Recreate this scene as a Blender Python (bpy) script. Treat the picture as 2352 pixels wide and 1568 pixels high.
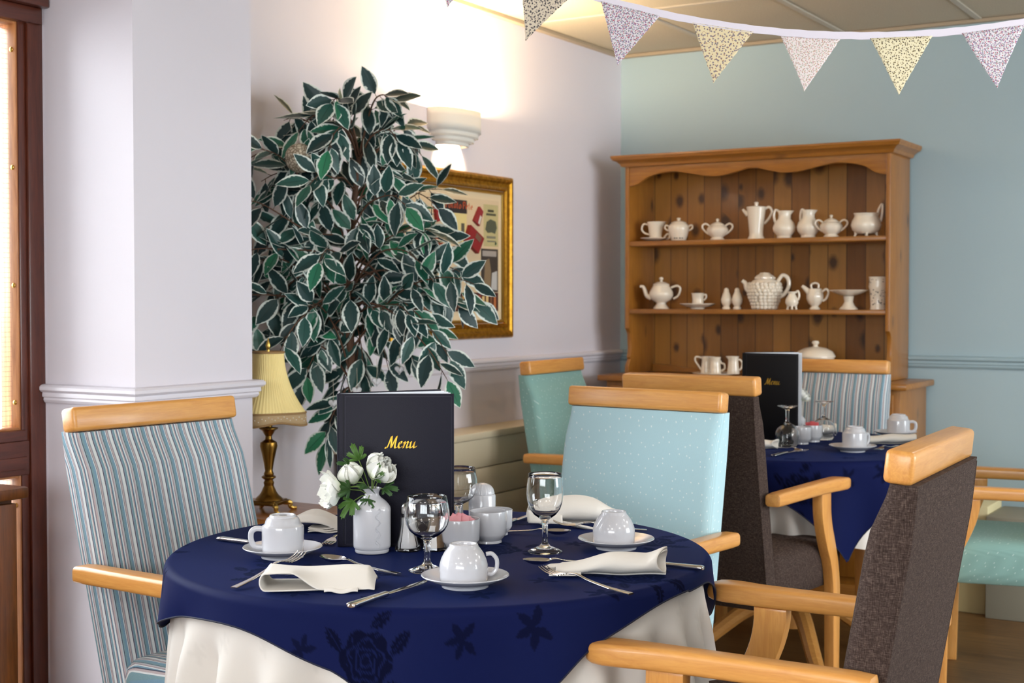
import bpy, bmesh, math, random
from mathutils import Vector, Matrix, noise
PI = math.pi
C = bpy.context.scene.collection
scn = bpy.context.scene
for o in list(bpy.data.objects): bpy.data.objects.remove(o)

# ---------------------------------------------------------------- camera
EYE = 1.24
YAW, PITCH = math.radians(31.2), math.radians(1.69)
cd = bpy.data.cameras.new('camera')
cam = bpy.data.objects.new('camera', cd); C.objects.link(cam)
cam.location = (0, 0, EYE)
cam.rotation_euler = (PI/2 - PITCH, 0, YAW)
cd.sensor_width = 36; cd.lens = 36*3180/2352
cd.clip_start = .05; cd.clip_end = 60
cd.dof.use_dof = True; cd.dof.focus_distance = 2.65; cd.dof.aperture_fstop = 8
scn.camera = cam

# ---------------------------------------------------------------- world, lamps, exposure
w = bpy.data.worlds.new('overcast_sky'); scn.world = w; w.use_nodes = True
bg = w.node_tree.nodes['Background']
bg.inputs[0].default_value = (.90, .96, 1, 1); bg.inputs[1].default_value = 11.0
scn.view_settings.view_transform = 'Standard'; scn.view_settings.look = 'None'
scn.view_settings.exposure = 0.27; scn.view_settings.gamma = 1
scn.view_settings.use_curve_mapping = False

def area(name, loc, rot, sx, sy, power, col=(1, 1, 1), shape='RECTANGLE', portal=False, spread=None):
    l = bpy.data.lights.new(name, 'AREA'); l.shape = shape; l.size = sx; l.size_y = sy
    l.energy = power; l.color = col
    if spread: l.spread = spread
    if portal: l.cycles.is_portal = True
    o = bpy.data.objects.new(name, l); C.objects.link(o); o.location = loc; o.rotation_euler = rot
    return o
WARM = (1, .97, .94)
for (x, y, p) in [(-.2, -.9, 20), (1.7, .9, 12), (1.7, 2.9, 8), (1.0, 4.5, 9), (-1.7, -1.4, 12)]:
    area('added_ceiling_fill', (x, y, 2.385), (0, 0, 0), .55, .55, p, WARM)  # unseen area lights under the ceiling, added as fill for walls and table
for (x, y, p) in [(-1.3, .3, 2.2), (.1, 1.3, 2.2), (.4, 3.4, 3), (-.4, 4.5, 3)]:
    area('ceiling_downlight', (x, y, 2.385), (0, 0, 0), .09, .09, p, WARM, 'DISK')
area('window_portal', (-3.16, .55, 1.05), (0, -PI/2, 0), 1.8, 3.8, 1, portal=True)
area('window_portal', (.1, -2.80, 1.60), (PI/2, 0, 0), 3.5, 1.04, 1, portal=True)  # portal of the added rear window
area('window_portal', (3.12, 3.8, 1.45), (0, PI/2, 0), 1.3, 3.2, 1, portal=True)  # portal of the added right-wall window

# ---------------------------------------------------------------- helpers
def lin(r, g, b, a=1):
    f = lambda c: (c/255/12.92) if c/255 <= .04045 else ((c/255+.055)/1.055)**2.4
    return (f(r), f(g), f(b), a)

class NT:
    """small wrapper for a node material"""
    def __init__(s, name):
        s.m = bpy.data.materials.new(name); s.m.use_nodes = True; s.t = s.m.node_tree
        s.p = s.t.nodes['Principled BSDF']; s.out = s.t.nodes['Material Output']
    def n(s, typ, **kw):
        nd = s.t.nodes.new(typ)
        for k, v in kw.items():
            if k.startswith('i_'):
                key = k[2:]; key = int(key) if key.isdigit() else key.replace('_', ' ')
                s.put(nd.inputs[key], v)
            else: setattr(nd, k, v)
        return nd
    def put(s, sock, v):
        if hasattr(v, 'is_output') or isinstance(v, bpy.types.NodeSocket): s.t.links.new(v, sock)
        else: sock.default_value = v
    def set(s, **kw):
        for k, v in kw.items(): s.put(s.p.inputs[k.replace('_', ' ')], v)
        return s
    def math(s, op, a, b=0.0, c=0.0):
        nd = s.n('ShaderNodeMath', operation=op); s.put(nd.inputs[0], a); s.put(nd.inputs[1], b)
        if op in ('MULTIPLY_ADD', 'SMOOTH_MIN', 'COMPARE'): s.put(nd.inputs[2], c)
        return nd.outputs[0]
    def coord(s, kind='Object', scale=(1, 1, 1), rot=(0, 0, 0), loc=(0, 0, 0)):
        tc = s.n('ShaderNodeTexCoord'); mp = s.n('ShaderNodeMapping')
        s.t.links.new(tc.outputs[kind], mp.inputs[0])
        mp.inputs[1].default_value = loc; mp.inputs[2].default_value = rot; mp.inputs[3].default_value = scale
        return mp.outputs[0]
    def xyz(s, vec):
        nd = s.n('ShaderNodeSeparateXYZ'); s.t.links.new(vec, nd.inputs[0]); return nd.outputs
    def noise(s, vec, scale, detail=4, rough=.55, dist=0.0):
        nd = s.n('ShaderNodeTexNoise'); s.put(nd.inputs['Vector'], vec)
        nd.inputs['Scale'].default_value = scale; nd.inputs['Detail'].default_value = detail
        nd.inputs['Roughness'].default_value = rough; nd.inputs['Distortion'].default_value = dist
        return nd.outputs[0]
    def ramp(s, fac, stops, interp='LINEAR'):
        nd = s.n('ShaderNodeValToRGB'); s.put(nd.inputs[0], fac); cr = nd.color_ramp; cr.interpolation = interp
        while len(cr.elements) < len(stops): cr.elements.new(.5)
        for i, (p, c) in enumerate(stops):
            cr.elements[i].position = p; cr.elements[i].color = c if len(c) == 4 else (*c, 1)
        return nd.outputs[0]
    def mix(s, fac, a, b, blend='MIX'):
        nd = s.n('ShaderNodeMix', data_type='RGBA', blend_type=blend)
        s.put(nd.inputs[0], fac); s.put(nd.inputs[6], a); s.put(nd.inputs[7], b); return nd.outputs[2]
    def bump(s, h, strength=.2, dist=.002):
        nd = s.n('ShaderNodeBump'); s.put(nd.inputs['Height'], h)
        nd.inputs['Strength'].default_value = strength; nd.inputs['Distance'].default_value = dist
        s.put(s.p.inputs['Normal'], nd.outputs[0])
    def attr(s, name):
        nd = s.n('ShaderNodeAttribute', attribute_name=name); return nd.outputs
def simple(name, col, rough=.5, metal=0, **kw):
    t = NT(name); t.set(Base_Color=col, Roughness=rough, Metallic=metal, **kw); return t.m

class MB:
    def __init__(s): s.v = []; s.f = []
    def add(s, vs, fs):
        n = len(s.v); s.v += [tuple(v) for v in vs]; s.f += [tuple(i+n for i in f) for f in fs]; return s
    def box(s, c, size, rot=None, bev=0, seg=2):
        b = bmesh.new(); bmesh.ops.create_cube(b, size=1)
        for v in b.verts: v.co = Vector((v.co.x*size[0], v.co.y*size[1], v.co.z*size[2]))
        if bev: bmesh.ops.bevel(b, geom=list(b.edges), offset=min(bev, min(size)*.45), segments=seg, profile=.5, affect='EDGES')
        M = Matrix.Translation(c)
        if rot is not None: M = M @ (rot if isinstance(rot, Matrix) else Matrix.Rotation(rot, 4, 'Z'))
        b.verts.index_update(); s.add([M @ v.co for v in b.verts], [[v.index for v in f.verts] for f in b.faces]); b.free(); return s
    def bb(s, x0, x1, y0, y1, z0, z1, bev=0):
        return s.box(((x0+x1)/2, (y0+y1)/2, (z0+z1)/2), (x1-x0, y1-y0, z1-z0), None, bev)
    def lathe(s, prof, n=40, M=None, fn=None, cap=False):
        vs = []; fs = []; m = len(prof)
        for i in range(n):
            a = 2*PI*i/n
            for j, (r, z) in enumerate(prof):
                rr = r if fn is None else r*fn(a, z)
                p = Vector((rr*math.cos(a), rr*math.sin(a), z)); vs.append(M @ p if M else p)
        for i in range(n):
            k = (i+1) % n
            for j in range(m-1):
                fs.append((i*m+j, k*m+j, k*m+j+1, i*m+j+1))
        if cap:
            fs.append(tuple(i*m for i in reversed(range(n)))); fs.append(tuple(i*m+m-1 for i in range(n)))
        return s.add(vs, fs)
    def tube(s, pts, rad, n=10, flat=1.0, up=(0, 0, 1)):
        P = [Vector(p) for p in pts]; m = len(P); vs = []; fs = []
        if not hasattr(rad, '__len__'): rad = [rad]*m
        prev = None
        for i, p in enumerate(P):
            t = (P[min(i+1, m-1)]-P[max(i-1, 0)]).normalized()
            if prev is None:
                u = Vector(up); u = u-t*u.dot(t)
                if u.length < 1e-4: u = Vector((1, 0, 0)); u = u-t*u.dot(t)
                u.normalize()
            else: u = (prev-t*prev.dot(t)).normalized()
            prev = u; w_ = t.cross(u)
            for k in range(n):
                a = 2*PI*k/n; vs.append(p+(u*math.cos(a)*flat+w_*math.sin(a))*rad[i])
        for i in range(m-1):
            for k in range(n):
                fs.append((i*n+k, i*n+(k+1) % n, (i+1)*n+(k+1) % n, (i+1)*n+k))
        fs.append(tuple(reversed(range(n)))); fs.append(tuple((m-1)*n+k for k in range(n)))
        return s.add(vs, fs)
    def loft(s, rings, caps=True, closed=True):
        n = len(rings[0]); vs = [p for r in rings for p in r]; fs = []
        for i in range(len(rings)-1):
            for k in range(n if closed else n-1):
                fs.append((i*n+k, i*n+(k+1) % n, (i+1)*n+(k+1) % n, (i+1)*n+k))
        if caps:
            fs.append(tuple(reversed(range(n)))); fs.append(tuple((len(rings)-1)*n+k for k in range(n)))
        return s.add(vs, fs)
    def prism(s, outline, depth, M=None, bev=0):
        """outline in local XY, extruded from 0 to depth along local Z"""
        b = bmesh.new(); vs = [b.verts.new((x, y, 0)) for x, y in outline]; f = b.faces.new(vs)
        r = bmesh.ops.extrude_face_region(b, geom=[f])
        for e in r['geom']:
            if isinstance(e, bmesh.types.BMVert): e.co.z += depth
        bmesh.ops.recalc_face_normals(b, faces=b.faces)
        if bev:
            es = [e for e in b.edges if abs(e.verts[0].co.z-e.verts[1].co.z) < 1e-6]
            bmesh.ops.bevel(b, geom=es, offset=bev, segments=2, profile=.5, affect='EDGES')
        b.verts.index_update()
        s.add([(M @ v.co) if M else v.co for v in b.verts], [[v.index for v in f.verts] for f in b.faces]); b.free(); return s
    def grid(s, fn, nu, nv, closeu=False):
        vs = [fn(i/(nu if closeu else nu-1), j/(nv-1)) for i in range(nu) for j in range(nv)]; fs = []
        for i in range(nu if closeu else nu-1):
            k = (i+1) % nu
            for j in range(nv-1): fs.append((i*nv+j, k*nv+j, k*nv+j+1, i*nv+j+1))
        return s.add(vs, fs)
    def build(s, name, mat, parent=None, sharp=35, recalc=True, smooth=True):
        me = bpy.data.meshes.new(name); me.from_pydata(s.v, [], s.f); me.update()
        if recalc:
            b = bmesh.new(); b.from_mesh(me); bmesh.ops.recalc_face_normals(b, faces=b.faces); b.to_mesh(me); b.free()
        if smooth:
            me.shade_smooth()
            if sharp: me.set_sharp_from_angle(angle=math.radians(sharp))
        if mat: me.materials.append(mat)
        o = bpy.data.objects.new(name, me); C.objects.link(o)
        if parent: o.parent = parent
        return o
def tag(o, label, cat, group=None):
    o['label'] = label; o['category'] = cat
    if group: o['group'] = group
    return o
def thing(name, label, cat, loc=(0, 0, 0), rz=0, group=None):
    o = bpy.data.objects.new(name, None); C.objects.link(o); o.empty_display_size = .05
    o.location = loc; o.rotation_euler = (0, 0, rz); return tag(o, label, cat, group)
def struct(o): o['kind'] = 'structure'; return o
def dup(root, loc, rz, label=None, group=None):
    r = root.copy(); C.objects.link(r); r.location = loc; r.rotation_euler = (0, 0, rz)
    if label: r['label'] = label
    if group: r['group'] = group
    for ch in list(root.children):
        c = ch.copy(); C.objects.link(c); c.parent = r
        for g in ch.children:
            d = g.copy(); C.objects.link(d); d.parent = c
    return r
def solid(o, t, off=0, sub=0):
    m = o.modifiers.new('thickness', 'SOLIDIFY'); m.thickness = t; m.offset = off
    if sub: m2 = o.modifiers.new('smooth', 'SUBSURF'); m2.levels = sub; m2.render_levels = sub
    return o
def rrect(cx, cy, hx, hy, r, n=5):
    """rounded rectangle loop in 2D"""
    r = min(r, hx*.98, hy*.98); out = []
    for sx, sy, a0 in ((1, 1, 0), (-1, 1, 90), (-1, -1, 180), (1, -1, 270)):
        for k in range(n+1):
            a = math.radians(a0+90*k/n); out.append((cx+sx*(hx-r)+r*math.cos(a), cy+sy*(hy-r)+r*math.sin(a)))
    return out
def catmull(P, k=8):
    P = [Vector(p) for p in P]; out = []
    for i in range(len(P)-1):
        p0 = P[max(i-1, 0)]; p1 = P[i]; p2 = P[i+1]; p3 = P[min(i+2, len(P)-1)]
        for j in range(k):
            t = j/k; out.append(.5*((2*p1)+(p2-p0)*t+(2*p0-5*p1+4*p2-p3)*t*t+(3*p1-p0-3*p2+p3)*t**3))
    out.append(P[-1]); return out
def sm(a, b, x):
    t = max(0, min(1, (x-a)/(b-a))); return t*t*(3-2*t)

# ---------------------------------------------------------------- materials
def wood(name, base, dark, axis='Z', scale=1.0, rough=.35, contrast=.5, knots=False, coat=.25):
    t = NT(name); sc = {'X': (1.2, 14, 14), 'Y': (14, 1.2, 14), 'Z': (14, 14, 1.2)}[axis]
    v = t.coord('Object', tuple(q*scale for q in sc))
    a = t.noise(v, 3.2, 6, .6, 1.2); b = t.noise(v, 16, 3, .6)
    f = t.math('ADD', t.math('MULTIPLY', a, .75), t.math('MULTIPLY', b, .25))
    col = t.ramp(f, [(.5-contrast*.3, dark), (.5+contrast*.3, base)])
    v2 = t.coord('Object', (1, 1, 1)); big = t.noise(v2, 2.5, 2)
    col = t.mix(t.math('MULTIPLY', big, .35), col, dark)
    if knots:
        s3 = {'X': (1.2, 2.6, 2.6), 'Y': (2.6, 1.2, 2.6), 'Z': (2.6, 2.6, 1.3)}[axis]
        vo = t.n('ShaderNodeTexVoronoi', feature='F1'); t.put(vo.inputs['Vector'], t.coord('Object', tuple(q*scale for q in s3)))
        vo.inputs['Scale'].default_value = 2.6
        k = t.ramp(vo.outputs['Distance'], [(.03, (1, 1, 1)), (.14, (0, 0, 0))])
        col = t.mix(t.math('MULTIPLY', k, .85), col, lin(52, 24, 8))
    t.set(Base_Color=col, Roughness=rough, Coat_Weight=coat, Coat_Roughness=.18); t.bump(f, .06, .001); return t.m
BEECH = {a: wood('beech_'+a.lower(), lin(238, 176, 96), lin(208, 140, 70), a, 2.0, .34, .7) for a in 'XYZ'}
OAK = wood('golden_oak', lin(190, 128, 62), lin(140, 84, 34), 'X', 1.2, .35)
MAHOG = wood('mahogany_stain', lin(112, 54, 34), lin(66, 28, 18), 'Z', 1.4, .3, .7)
MAHOGY = wood('mahogany_stain_rail', lin(112, 54, 34), lin(66, 28, 18), 'Y', 1.4, .3, .7)
TEAKZ = wood('teak_bead', lin(206, 140, 84), lin(158, 96, 52), 'Z', 1.4, .35)
CABZ = wood('walnut_stain', lin(150, 88, 38), lin(86, 46, 18), 'Z', 1.6, .32, .8)
PINE = {a: wood('waxed_pine_'+a.lower(), lin(178, 118, 44), lin(134, 82, 24), a, 1.0, .36, .7, a != 'Y') for a in 'XYZ'}
def pine_boards():
    t = NT('knotty_pine_boards'); v = t.coord('Object', (1, 1, 1)); x, y, z = t.xyz(v)
    bw = .083; q = t.math('DIVIDE', x, bw); fl = t.math('FLOOR', q); fr = t.math('FRACT', q)
    rn = t.n('ShaderNodeTexWhiteNoise', noise_dimensions='1D'); t.put(rn.inputs['W'], fl)
    gv = t.coord('Object', (16, 16, 1.3)); cmb = t.n('ShaderNodeCombineXYZ'); gx, gy, gz = t.xyz(gv)
    t.put(cmb.inputs[0], gx); t.put(cmb.inputs[1], t.math('MULTIPLY', rn.outputs[0], 40.)); t.put(cmb.inputs[2], gz)
    g = t.noise(cmb.outputs[0], 2.4, 6, .6, .8)
    col = t.ramp(g, [(.3, lin(128, 78, 22)), (.72, lin(176, 120, 46))])
    tone = t.ramp(rn.outputs[0], [(0, lin(138, 88, 30)), (.5, lin(182, 128, 54)), (1, lin(212, 160, 80))])
    col = t.mix(.62, col, tone, 'MULTIPLY'); col = t.mix(.55, col, tone)
    k2 = t.n('ShaderNodeCombineXYZ'); t.put(k2.inputs[0], t.math('MULTIPLY', x, 7.5)); t.put(k2.inputs[1], t.math('ADD', t.math('MULTIPLY', z, 5.0), t.math('MULTIPLY', rn.outputs[0], 23.0)))
    vo = t.n('ShaderNodeTexVoronoi', feature='F1', voronoi_dimensions='2D'); t.put(vo.inputs['Vector'], k2.outputs[0]); vo.inputs['Scale'].default_value = 1.25
    wob = t.math('MULTIPLY', t.noise(v, 70, 3), .09)
    k = t.ramp(t.math('DIVIDE', t.math('ADD', vo.outputs['Distance'], wob), t.math('MULTIPLY_ADD', t.xyz(vo.outputs['Color'])[1], .9, .45)), [(.15, (1, 1, 1)), (.32, (0, 0, 0))])
    sel = t.math('GREATER_THAN', t.xyz(vo.outputs['Color'])[0], .36)
    col = t.mix(t.math('MULTIPLY', t.math('MULTIPLY', k, sel), .85), col, lin(48, 22, 8))
    gr = t.math('LESS_THAN', fr, .045); col = t.mix(t.math('MULTIPLY', gr, .75), col, lin(62, 34, 14))
    t.set(Base_Color=col, Roughness=.4, Coat_Weight=.15); t.bump(t.math('SUBTRACT', 1.0, gr), .5, .003); return t.m
BOARDS = pine_boards()
def paint(name, col, rough=.55, var=.03):
    t = NT(name); v = t.coord('Object'); n_ = t.noise(v, 1.3, 3); f = t.noise(v, 420, 2)
    d = tuple(c*(1-var*2) for c in col[:3])+(1,)
    t.set(Base_Color=t.mix(n_, col, d), Roughness=rough); t.bump(f, .05, .0006); return t.m
LILAC = paint('lilac_emulsion', lin(224, 218, 226))
LILACG = paint('lilac_satin_trim', lin(226, 221, 229), .3)
BLUEW = paint('duck_egg_emulsion', lin(166, 188, 196))
BLUEG = paint('duck_egg_satin_trim', lin(158, 182, 191), .35)
WHITEP = paint('white_gloss', lin(236, 234, 232), .3)
CREAMP = paint('cream_casing', lin(214, 200, 172), .4)
def tile_mat():
    t = NT('mineral_ceiling_tile'); v = t.coord('Object'); n1 = t.noise(v, 260, 3, .7); n2 = t.noise(v, 3, 2)
    c = t.ramp(n1, [(.38, lin(170, 158, 138)), (.5, lin(200, 188, 166))]); t.set(Base_Color=t.mix(t.math('MULTIPLY', n2, .2), c, lin(160, 148, 128)), Roughness=.9); t.bump(n1, .3, .002); return t.m
TILE = tile_mat()
def floor_mat():
    t = NT('oak_plank_vinyl'); v = t.coord('Object', (1, 1, 1), (0, 0, math.radians(0)))
    br = t.n('ShaderNodeTexBrick'); t.put(br.inputs['Vector'], v); br.offset = .37
    br.inputs['Scale'].default_value = 1; br.inputs['Brick Width'].default_value = 1.1; br.inputs['Row Height'].default_value = .115
    br.inputs['Mortar Size'].default_value = .0015; br.inputs['Color1'].default_value = lin(112, 80, 44); br.inputs['Color2'].default_value = lin(88, 60, 32); br.inputs['Mortar'].default_value = lin(70, 46, 24)
    g = t.noise(t.coord('Object', (2, 30, 30)), 2, 5, .6, .6)
    t.set(Base_Color=t.mix(.6, br.outputs[0], t.ramp(g, [(.3, lin(72, 48, 24)), (.7, lin(140, 104, 60))])), Roughness=.38); return t.m
FLOOR = floor_mat()
def stripe_mat():
    t = NT('striped_upholstery'); f = t.math('FRACT', t.math('DIVIDE', t.math('ADD', t.attr('stripe')[2], 5.0), .0535))
    W_, G, B, N, T, P, M_ = lin(240, 243, 242), lin(196, 208, 212), lin(122, 164, 188), lin(58, 66, 90), lin(126, 164, 172), lin(206, 188, 188), lin(146, 136, 148)
    st = [(0, N), (.035, W_), (.16, G), (.19, M_), (.215, P), (.28, N), (.30, W_), (.335, B), (.43, T), (.50, N), (.525, G), (.57, P), (.62, M_), (.65, W_), (.71, B), (.75, N), (.775, P), (.83, W_), (.87, T), (.94, B), (.975, M_)]
    col = t.mix(1.0, t.ramp(f, st, 'CONSTANT'), (.84, .85, .87, 1), 'MULTIPLY'); v = t.coord('Object'); n_ = t.noise(v, 900, 2)
    t.set(Base_Color=t.mix(.07, col, t.ramp(n_, [(.3, (.05, .05, .06)), (.7, (.9, .9, .9))])), Roughness=.85, Sheen_Weight=.08); t.bump(n_, .05, .0005); return t.m
STRIPE = stripe_mat()
def dot_mat(name, col, dotc):
    t = NT(name); x, y, z = t.xyz(t.coord('Object')); c = t.n('ShaderNodeCombineXYZ'); t.put(c.inputs[0], t.math('MULTIPLY_ADD', y, .8, x)); t.put(c.inputs[1], t.math('MULTIPLY_ADD', y, .9, z))
    vo = t.n('ShaderNodeTexVoronoi', feature='F1', voronoi_dimensions='2D'); t.put(vo.inputs['Vector'], c.outputs[0]); vo.inputs['Scale'].default_value = 46; vo.inputs['Randomness'].default_value = .72
    d = t.math('LESS_THAN', vo.outputs['Distance'], .075)
    rib = t.math('SINE', t.math('MULTIPLY', x, 2300.)); ribf = t.math('MULTIPLY_ADD', rib, .5, .5)
    dk = tuple(q*.78 for q in col[:3])+(1,)
    base = t.mix(t.math('MULTIPLY', ribf, .5), col, dk); blotch = t.noise(t.coord('Object'), 4, 2)
    base = t.mix(t.math('MULTIPLY', blotch, .25), base, dk)
    t.set(Base_Color=t.mix(t.math('MULTIPLY', d, .75), base, dotc), Roughness=.85, Sheen_Weight=.1); t.bump(ribf, .15, .0008); return t.m
SKY = dot_mat('pale_blue_dotted_upholstery', lin(186, 222, 232), lin(240, 247, 249))
TEAL = dot_mat('teal_dotted_upholstery', lin(140, 182, 176), lin(206, 226, 222))
def tweed():
    t = NT('brown_tweed_upholstery'); a = t.noise(t.coord('Object', (900, 900, 90)), 1, 3, .7); b = t.noise(t.coord('Object', (110, 110, 1000)), 1, 3, .7)
    f = t.math('MULTIPLY', t.math('ADD', a, b), .5)
    t.set(Base_Color=t.ramp(f, [(.36, lin(36, 26, 23)), (.5, lin(64, 51, 46)), (.66, lin(110, 94, 86))]), Roughness=.95, Specular_IOR_Level=.2); t.bump(f, .35, .0015); return t.m
TWEED = tweed()
PIPE = TWEED
CHINA = simple('white_glazed_china', lin(204, 204, 210), .16, Coat_Weight=.5, Coat_Roughness=.05)
CREAMW = simple('cream_glazed_china', lin(232, 220, 202), .22, Coat_Weight=.4, Coat_Roughness=.08)
HOLE = simple('dark_piercing', lin(60, 44, 32), .9)
STEEL = simple('polished_steel', (.74, .72, .69, 1), .16, 1)
BRASS = simple('aged_brass', lin(140, 104, 46), .3, 1)
BRASSL = simple('bright_brass', lin(214, 176, 92), .28, 1)
def gilt():
    t = NT('gilt_frame'); n_ = t.noise(t.coord('Object'), 60, 4)
    t.set(Base_Color=t.ramp(n_, [(.3, lin(150, 104, 22)), (.7, lin(206, 152, 50))]), Roughness=.34, Metallic=.85); return t.m
GILT = gilt()
GOLD = simple('gold_foil', lin(236, 190, 70), .3, .9)
GLASS = NT('clear_glass').set(Base_Color=(1, 1, 1, 1), Roughness=0.0, IOR=1.47, Transmission_Weight=1.0).m
def pane_mat():
    t = NT('window_glass'); tr = t.n('ShaderNodeBsdfTransparent'); gl = t.n('ShaderNodeBsdfGlossy'); gl.inputs['Roughness'].default_value = .02
    lw = t.n('ShaderNodeFresnel'); lw.inputs[0].default_value = 1.45; mx = t.n('ShaderNodeMixShader')
    x, y, z = t.xyz(t.coord('Object')); g1 = t.math('LESS_THAN', t.math('FRACT', t.math('DIVIDE', z, .013)), .06); g2 = t.math('LESS_THAN', t.math('FRACT', t.math('DIVIDE', y, .013)), .06)
    wire = t.math('MAXIMUM', g1, g2); df = t.n('ShaderNodeBsdfDiffuse'); df.inputs[0].default_value = (.2, .2, .2, 1); m2 = t.n('ShaderNodeMixShader')
    t.put(mx.inputs[0], lw.outputs[0]); t.put(mx.inputs[1], tr.outputs[0]); t.put(mx.inputs[2], gl.outputs[0])
    t.put(m2.inputs[0], t.math('MULTIPLY', wire, .6)); t.put(m2.inputs[1], mx.outputs[0]); t.put(m2.inputs[2], df.outputs[0])
    t.t.links.new(m2.outputs[0], t.out.inputs[0]); return t.m
PANE = pane_mat()
def cloth_mat(name, col, motifc, rough, sheen, rough2):
    t = NT(name); a = t.attr('motif')[2]; v = t.coord('Object', (1, 1, 1)); n_ = t.noise(v, 900, 2); c = t.mix(a, col, motifc)
    t.set(Base_Color=c, Roughness=t.math('MULTIPLY_ADD', a, rough2-rough, rough), Specular_IOR_Level=.03 if col[2] > col[0]*2 else .4, Sheen_Weight=sheen, Sheen_Roughness=.35, Sheen_Tint=(.12, .26, 1, 1) if col[2] > col[0]*2 else (1, 1, 1, 1)); t.bump(n_, .12, .0006); return t.m
NAVY = cloth_mat('navy_damask', lin(19, 26, 68), lin(10, 13, 38), .6, .05, .8)
IVORYC = cloth_mat('ivory_damask', lin(220, 214, 207), lin(212, 206, 199), .7, .05, .8)
HEM = simple('navy_hem_stitch', lin(16, 20, 48), .8)
def linen():
    t = NT('ivory_linen'); n_ = t.noise(t.coord('Object', (1, 1, 1)), 700, 2); t.set(Base_Color=lin(230, 224, 216), Roughness=.85, Sheen_Weight=.1); t.bump(n_, .25, .0008); return t.m
LINEN = linen()
def leather():
    t = NT('navy_leatherette'); v = t.coord('Object'); vo = t.n('ShaderNodeTexVoronoi'); t.put(vo.inputs['Vector'], v); vo.inputs['Scale'].default_value = 420; n_ = t.noise(v, 60, 4)
    t.set(Base_Color=lin(30, 29, 42), Roughness=.5, Specular_IOR_Level=.18); t.bump(t.math('ADD', vo.outputs['Distance'], n_), .25, .0008); return t.m
LEATHER = leather()
BLACKL = simple('black_leatherette', lin(16, 16, 19), .5, Specular_IOR_Level=.2)
PAPER = simple('white_paper', lin(232, 236, 244), .6)

# ---------------------------------------------------------------- the room
XL, YB, CE = -2.98, 5.92, 2.40
XR, YF = 3.0, -2.70
struct(MB().bb(XL-.1, XR+.1, YF-.1, YB+.1, -.1, 0).build('floor', FLOOR))
struct(MB().bb(XL-.1, XR+.1, YF-.1, YB+.1, CE, CE+.06).build('ceiling', TILE))
m = MB().bb(XL-.1, XL, 2.515, YB+.1, 0, CE).bb(XL-.1, XL, YF-.1, 2.515, 2.09, CE).bb(XL-.1, XL, YF-.1, -1.36, 0, 2.09)
struct(m.build('wall_left', LILAC))
struct(MB().bb(XL, XR+.1, YB, YB+.1, 0, CE).build('wall_back', BLUEW))
struct(MB().bb(XR, XR+.1, YF-.1, YB, 0, .70).bb(XR, XR+.1, YF-.1, YB, 2.1, CE).bb(XR, XR+.1, YF-.1, 2.2, .70, 2.1).bb(XR, XR+.1, 5.4, YB, .70, 2.1).build('wall_right', BLUEW))
m = MB().bb(XL, -1.65, YF-.1, YF, 0, CE).bb(1.85, XR, YF-.1, YF, 0, CE).bb(-1.65, 1.85, YF-.1, YF, 0, 1.08).bb(-1.65, 1.85, YF-.1, YF, 2.12, CE)
struct(m.build('wall_front', LILAC))
struct(MB().bb(XL+.0005, -2.65, 2.52, 2.96, 0, CE).build('pillar', LILAC))
struct(MB().bb(-14, XL-.1, -9, 12, -.16, -.11).build('ground', simple('paving', lin(150, 146, 140), .9)))
# unseen rear window, added to give frontal daylight fill
wf = bpy.data.objects.new('added_window_rear', None); C.objects.link(wf); wf['kind'] = 'structure'
m = MB()
for x in (-1.65, -.5, .68, 1.80): m.bb(x, x+.05, YF-.09, YF-.02, 1.08, 2.12)
m.bb(-1.65, 1.85, YF-.09, YF-.02, 1.08, 1.13).bb(-1.65, 1.85, YF-.09, YF-.02, 2.07, 2.12); m.build('added_window_frame', WHITEP, wf)

wf = bpy.data.objects.new('added_window_right', None); C.objects.link(wf); wf['kind'] = 'structure'  # unseen right-wall window, added to throw side light onto the left wall
m = MB()
for y in (2.2, 3.25, 4.3, 5.35): m.bb(XR+.02, XR+.09, y, y+.05, .70, 2.1)
m.bb(XR+.02, XR+.09, 2.2, 5.4, .70, .75).bb(XR+.02, XR+.09, 2.2, 5.4, 2.05, 2.1); m.build('added_window_frame', WHITEP, wf)
# ceiling grid and perimeter angle
g = MB()
for k in range(-1, 9):
    x = -2.47+.572*k
    if XL+.05 < x < XR: g.bb(x-.012, x+.012, YF, YB, CE-.006, CE+.001)
for k in range(8):
    y = 5.035-1.2*k
    if y > YF: g.bb(XL, XR, y-.012, y+.012, CE-.0055, CE+.001)
struct(g.build('trim_1', simple('ceiling_grid', lin(186, 176, 160), .5)))
g = MB().bb(XL, XL+.03, YF, YB, CE-.016, CE-.002).bb(XL+.03, XR, YB-.03, YB, CE-.016, CE-.002)
struct(g.build('trim_2', simple('wall_angle', lin(170, 152, 128), .5)))

def rail(name, path, z0, mat, prof):
    """moulding swept along a 2D path; the room lies on the left-hand side of the path"""
    P = [Vector((p[0], p[1])) for p in path]; rings = []
    for i, p in enumerate(P):
        ns = []
        for a, b in ((i-1, i), (i, i+1)):
            if 0 <= a and b < len(P):
                t = (P[b]-P[a]).normalized(); ns.append(Vector((-t.y, t.x)))
        n_ = ns[0] if len(ns) == 1 else (ns[0]+ns[1])/(1+ns[0].dot(ns[1]))
        rings.append([(p.x+n_.x*d, p.y+n_.y*d, z0+z) for d, z in prof])
    return struct(MB().loft(rings).build(name, mat, sharp=25))
DADO = [(0, .006), (.012, .006), (.021, .004), (.026, -.001), (.026, -.009), (.021, -.014), (.016, -.016), (.017, -.021), (.017, -.027), (.012, -.030), (.013, -.036), (.010, -.042), (.006, -.045), (0, -.046)]
SKIRT = [(0, .12), (.006, .12), (.012, .112), (.016, .1), (.016, 0), (0, 0)]
e_ = .0008
rail('trim_3', [(XL+e_, YB-.027), (XL+e_, 2.962)], 1.002, LILACG, DADO)
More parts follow.
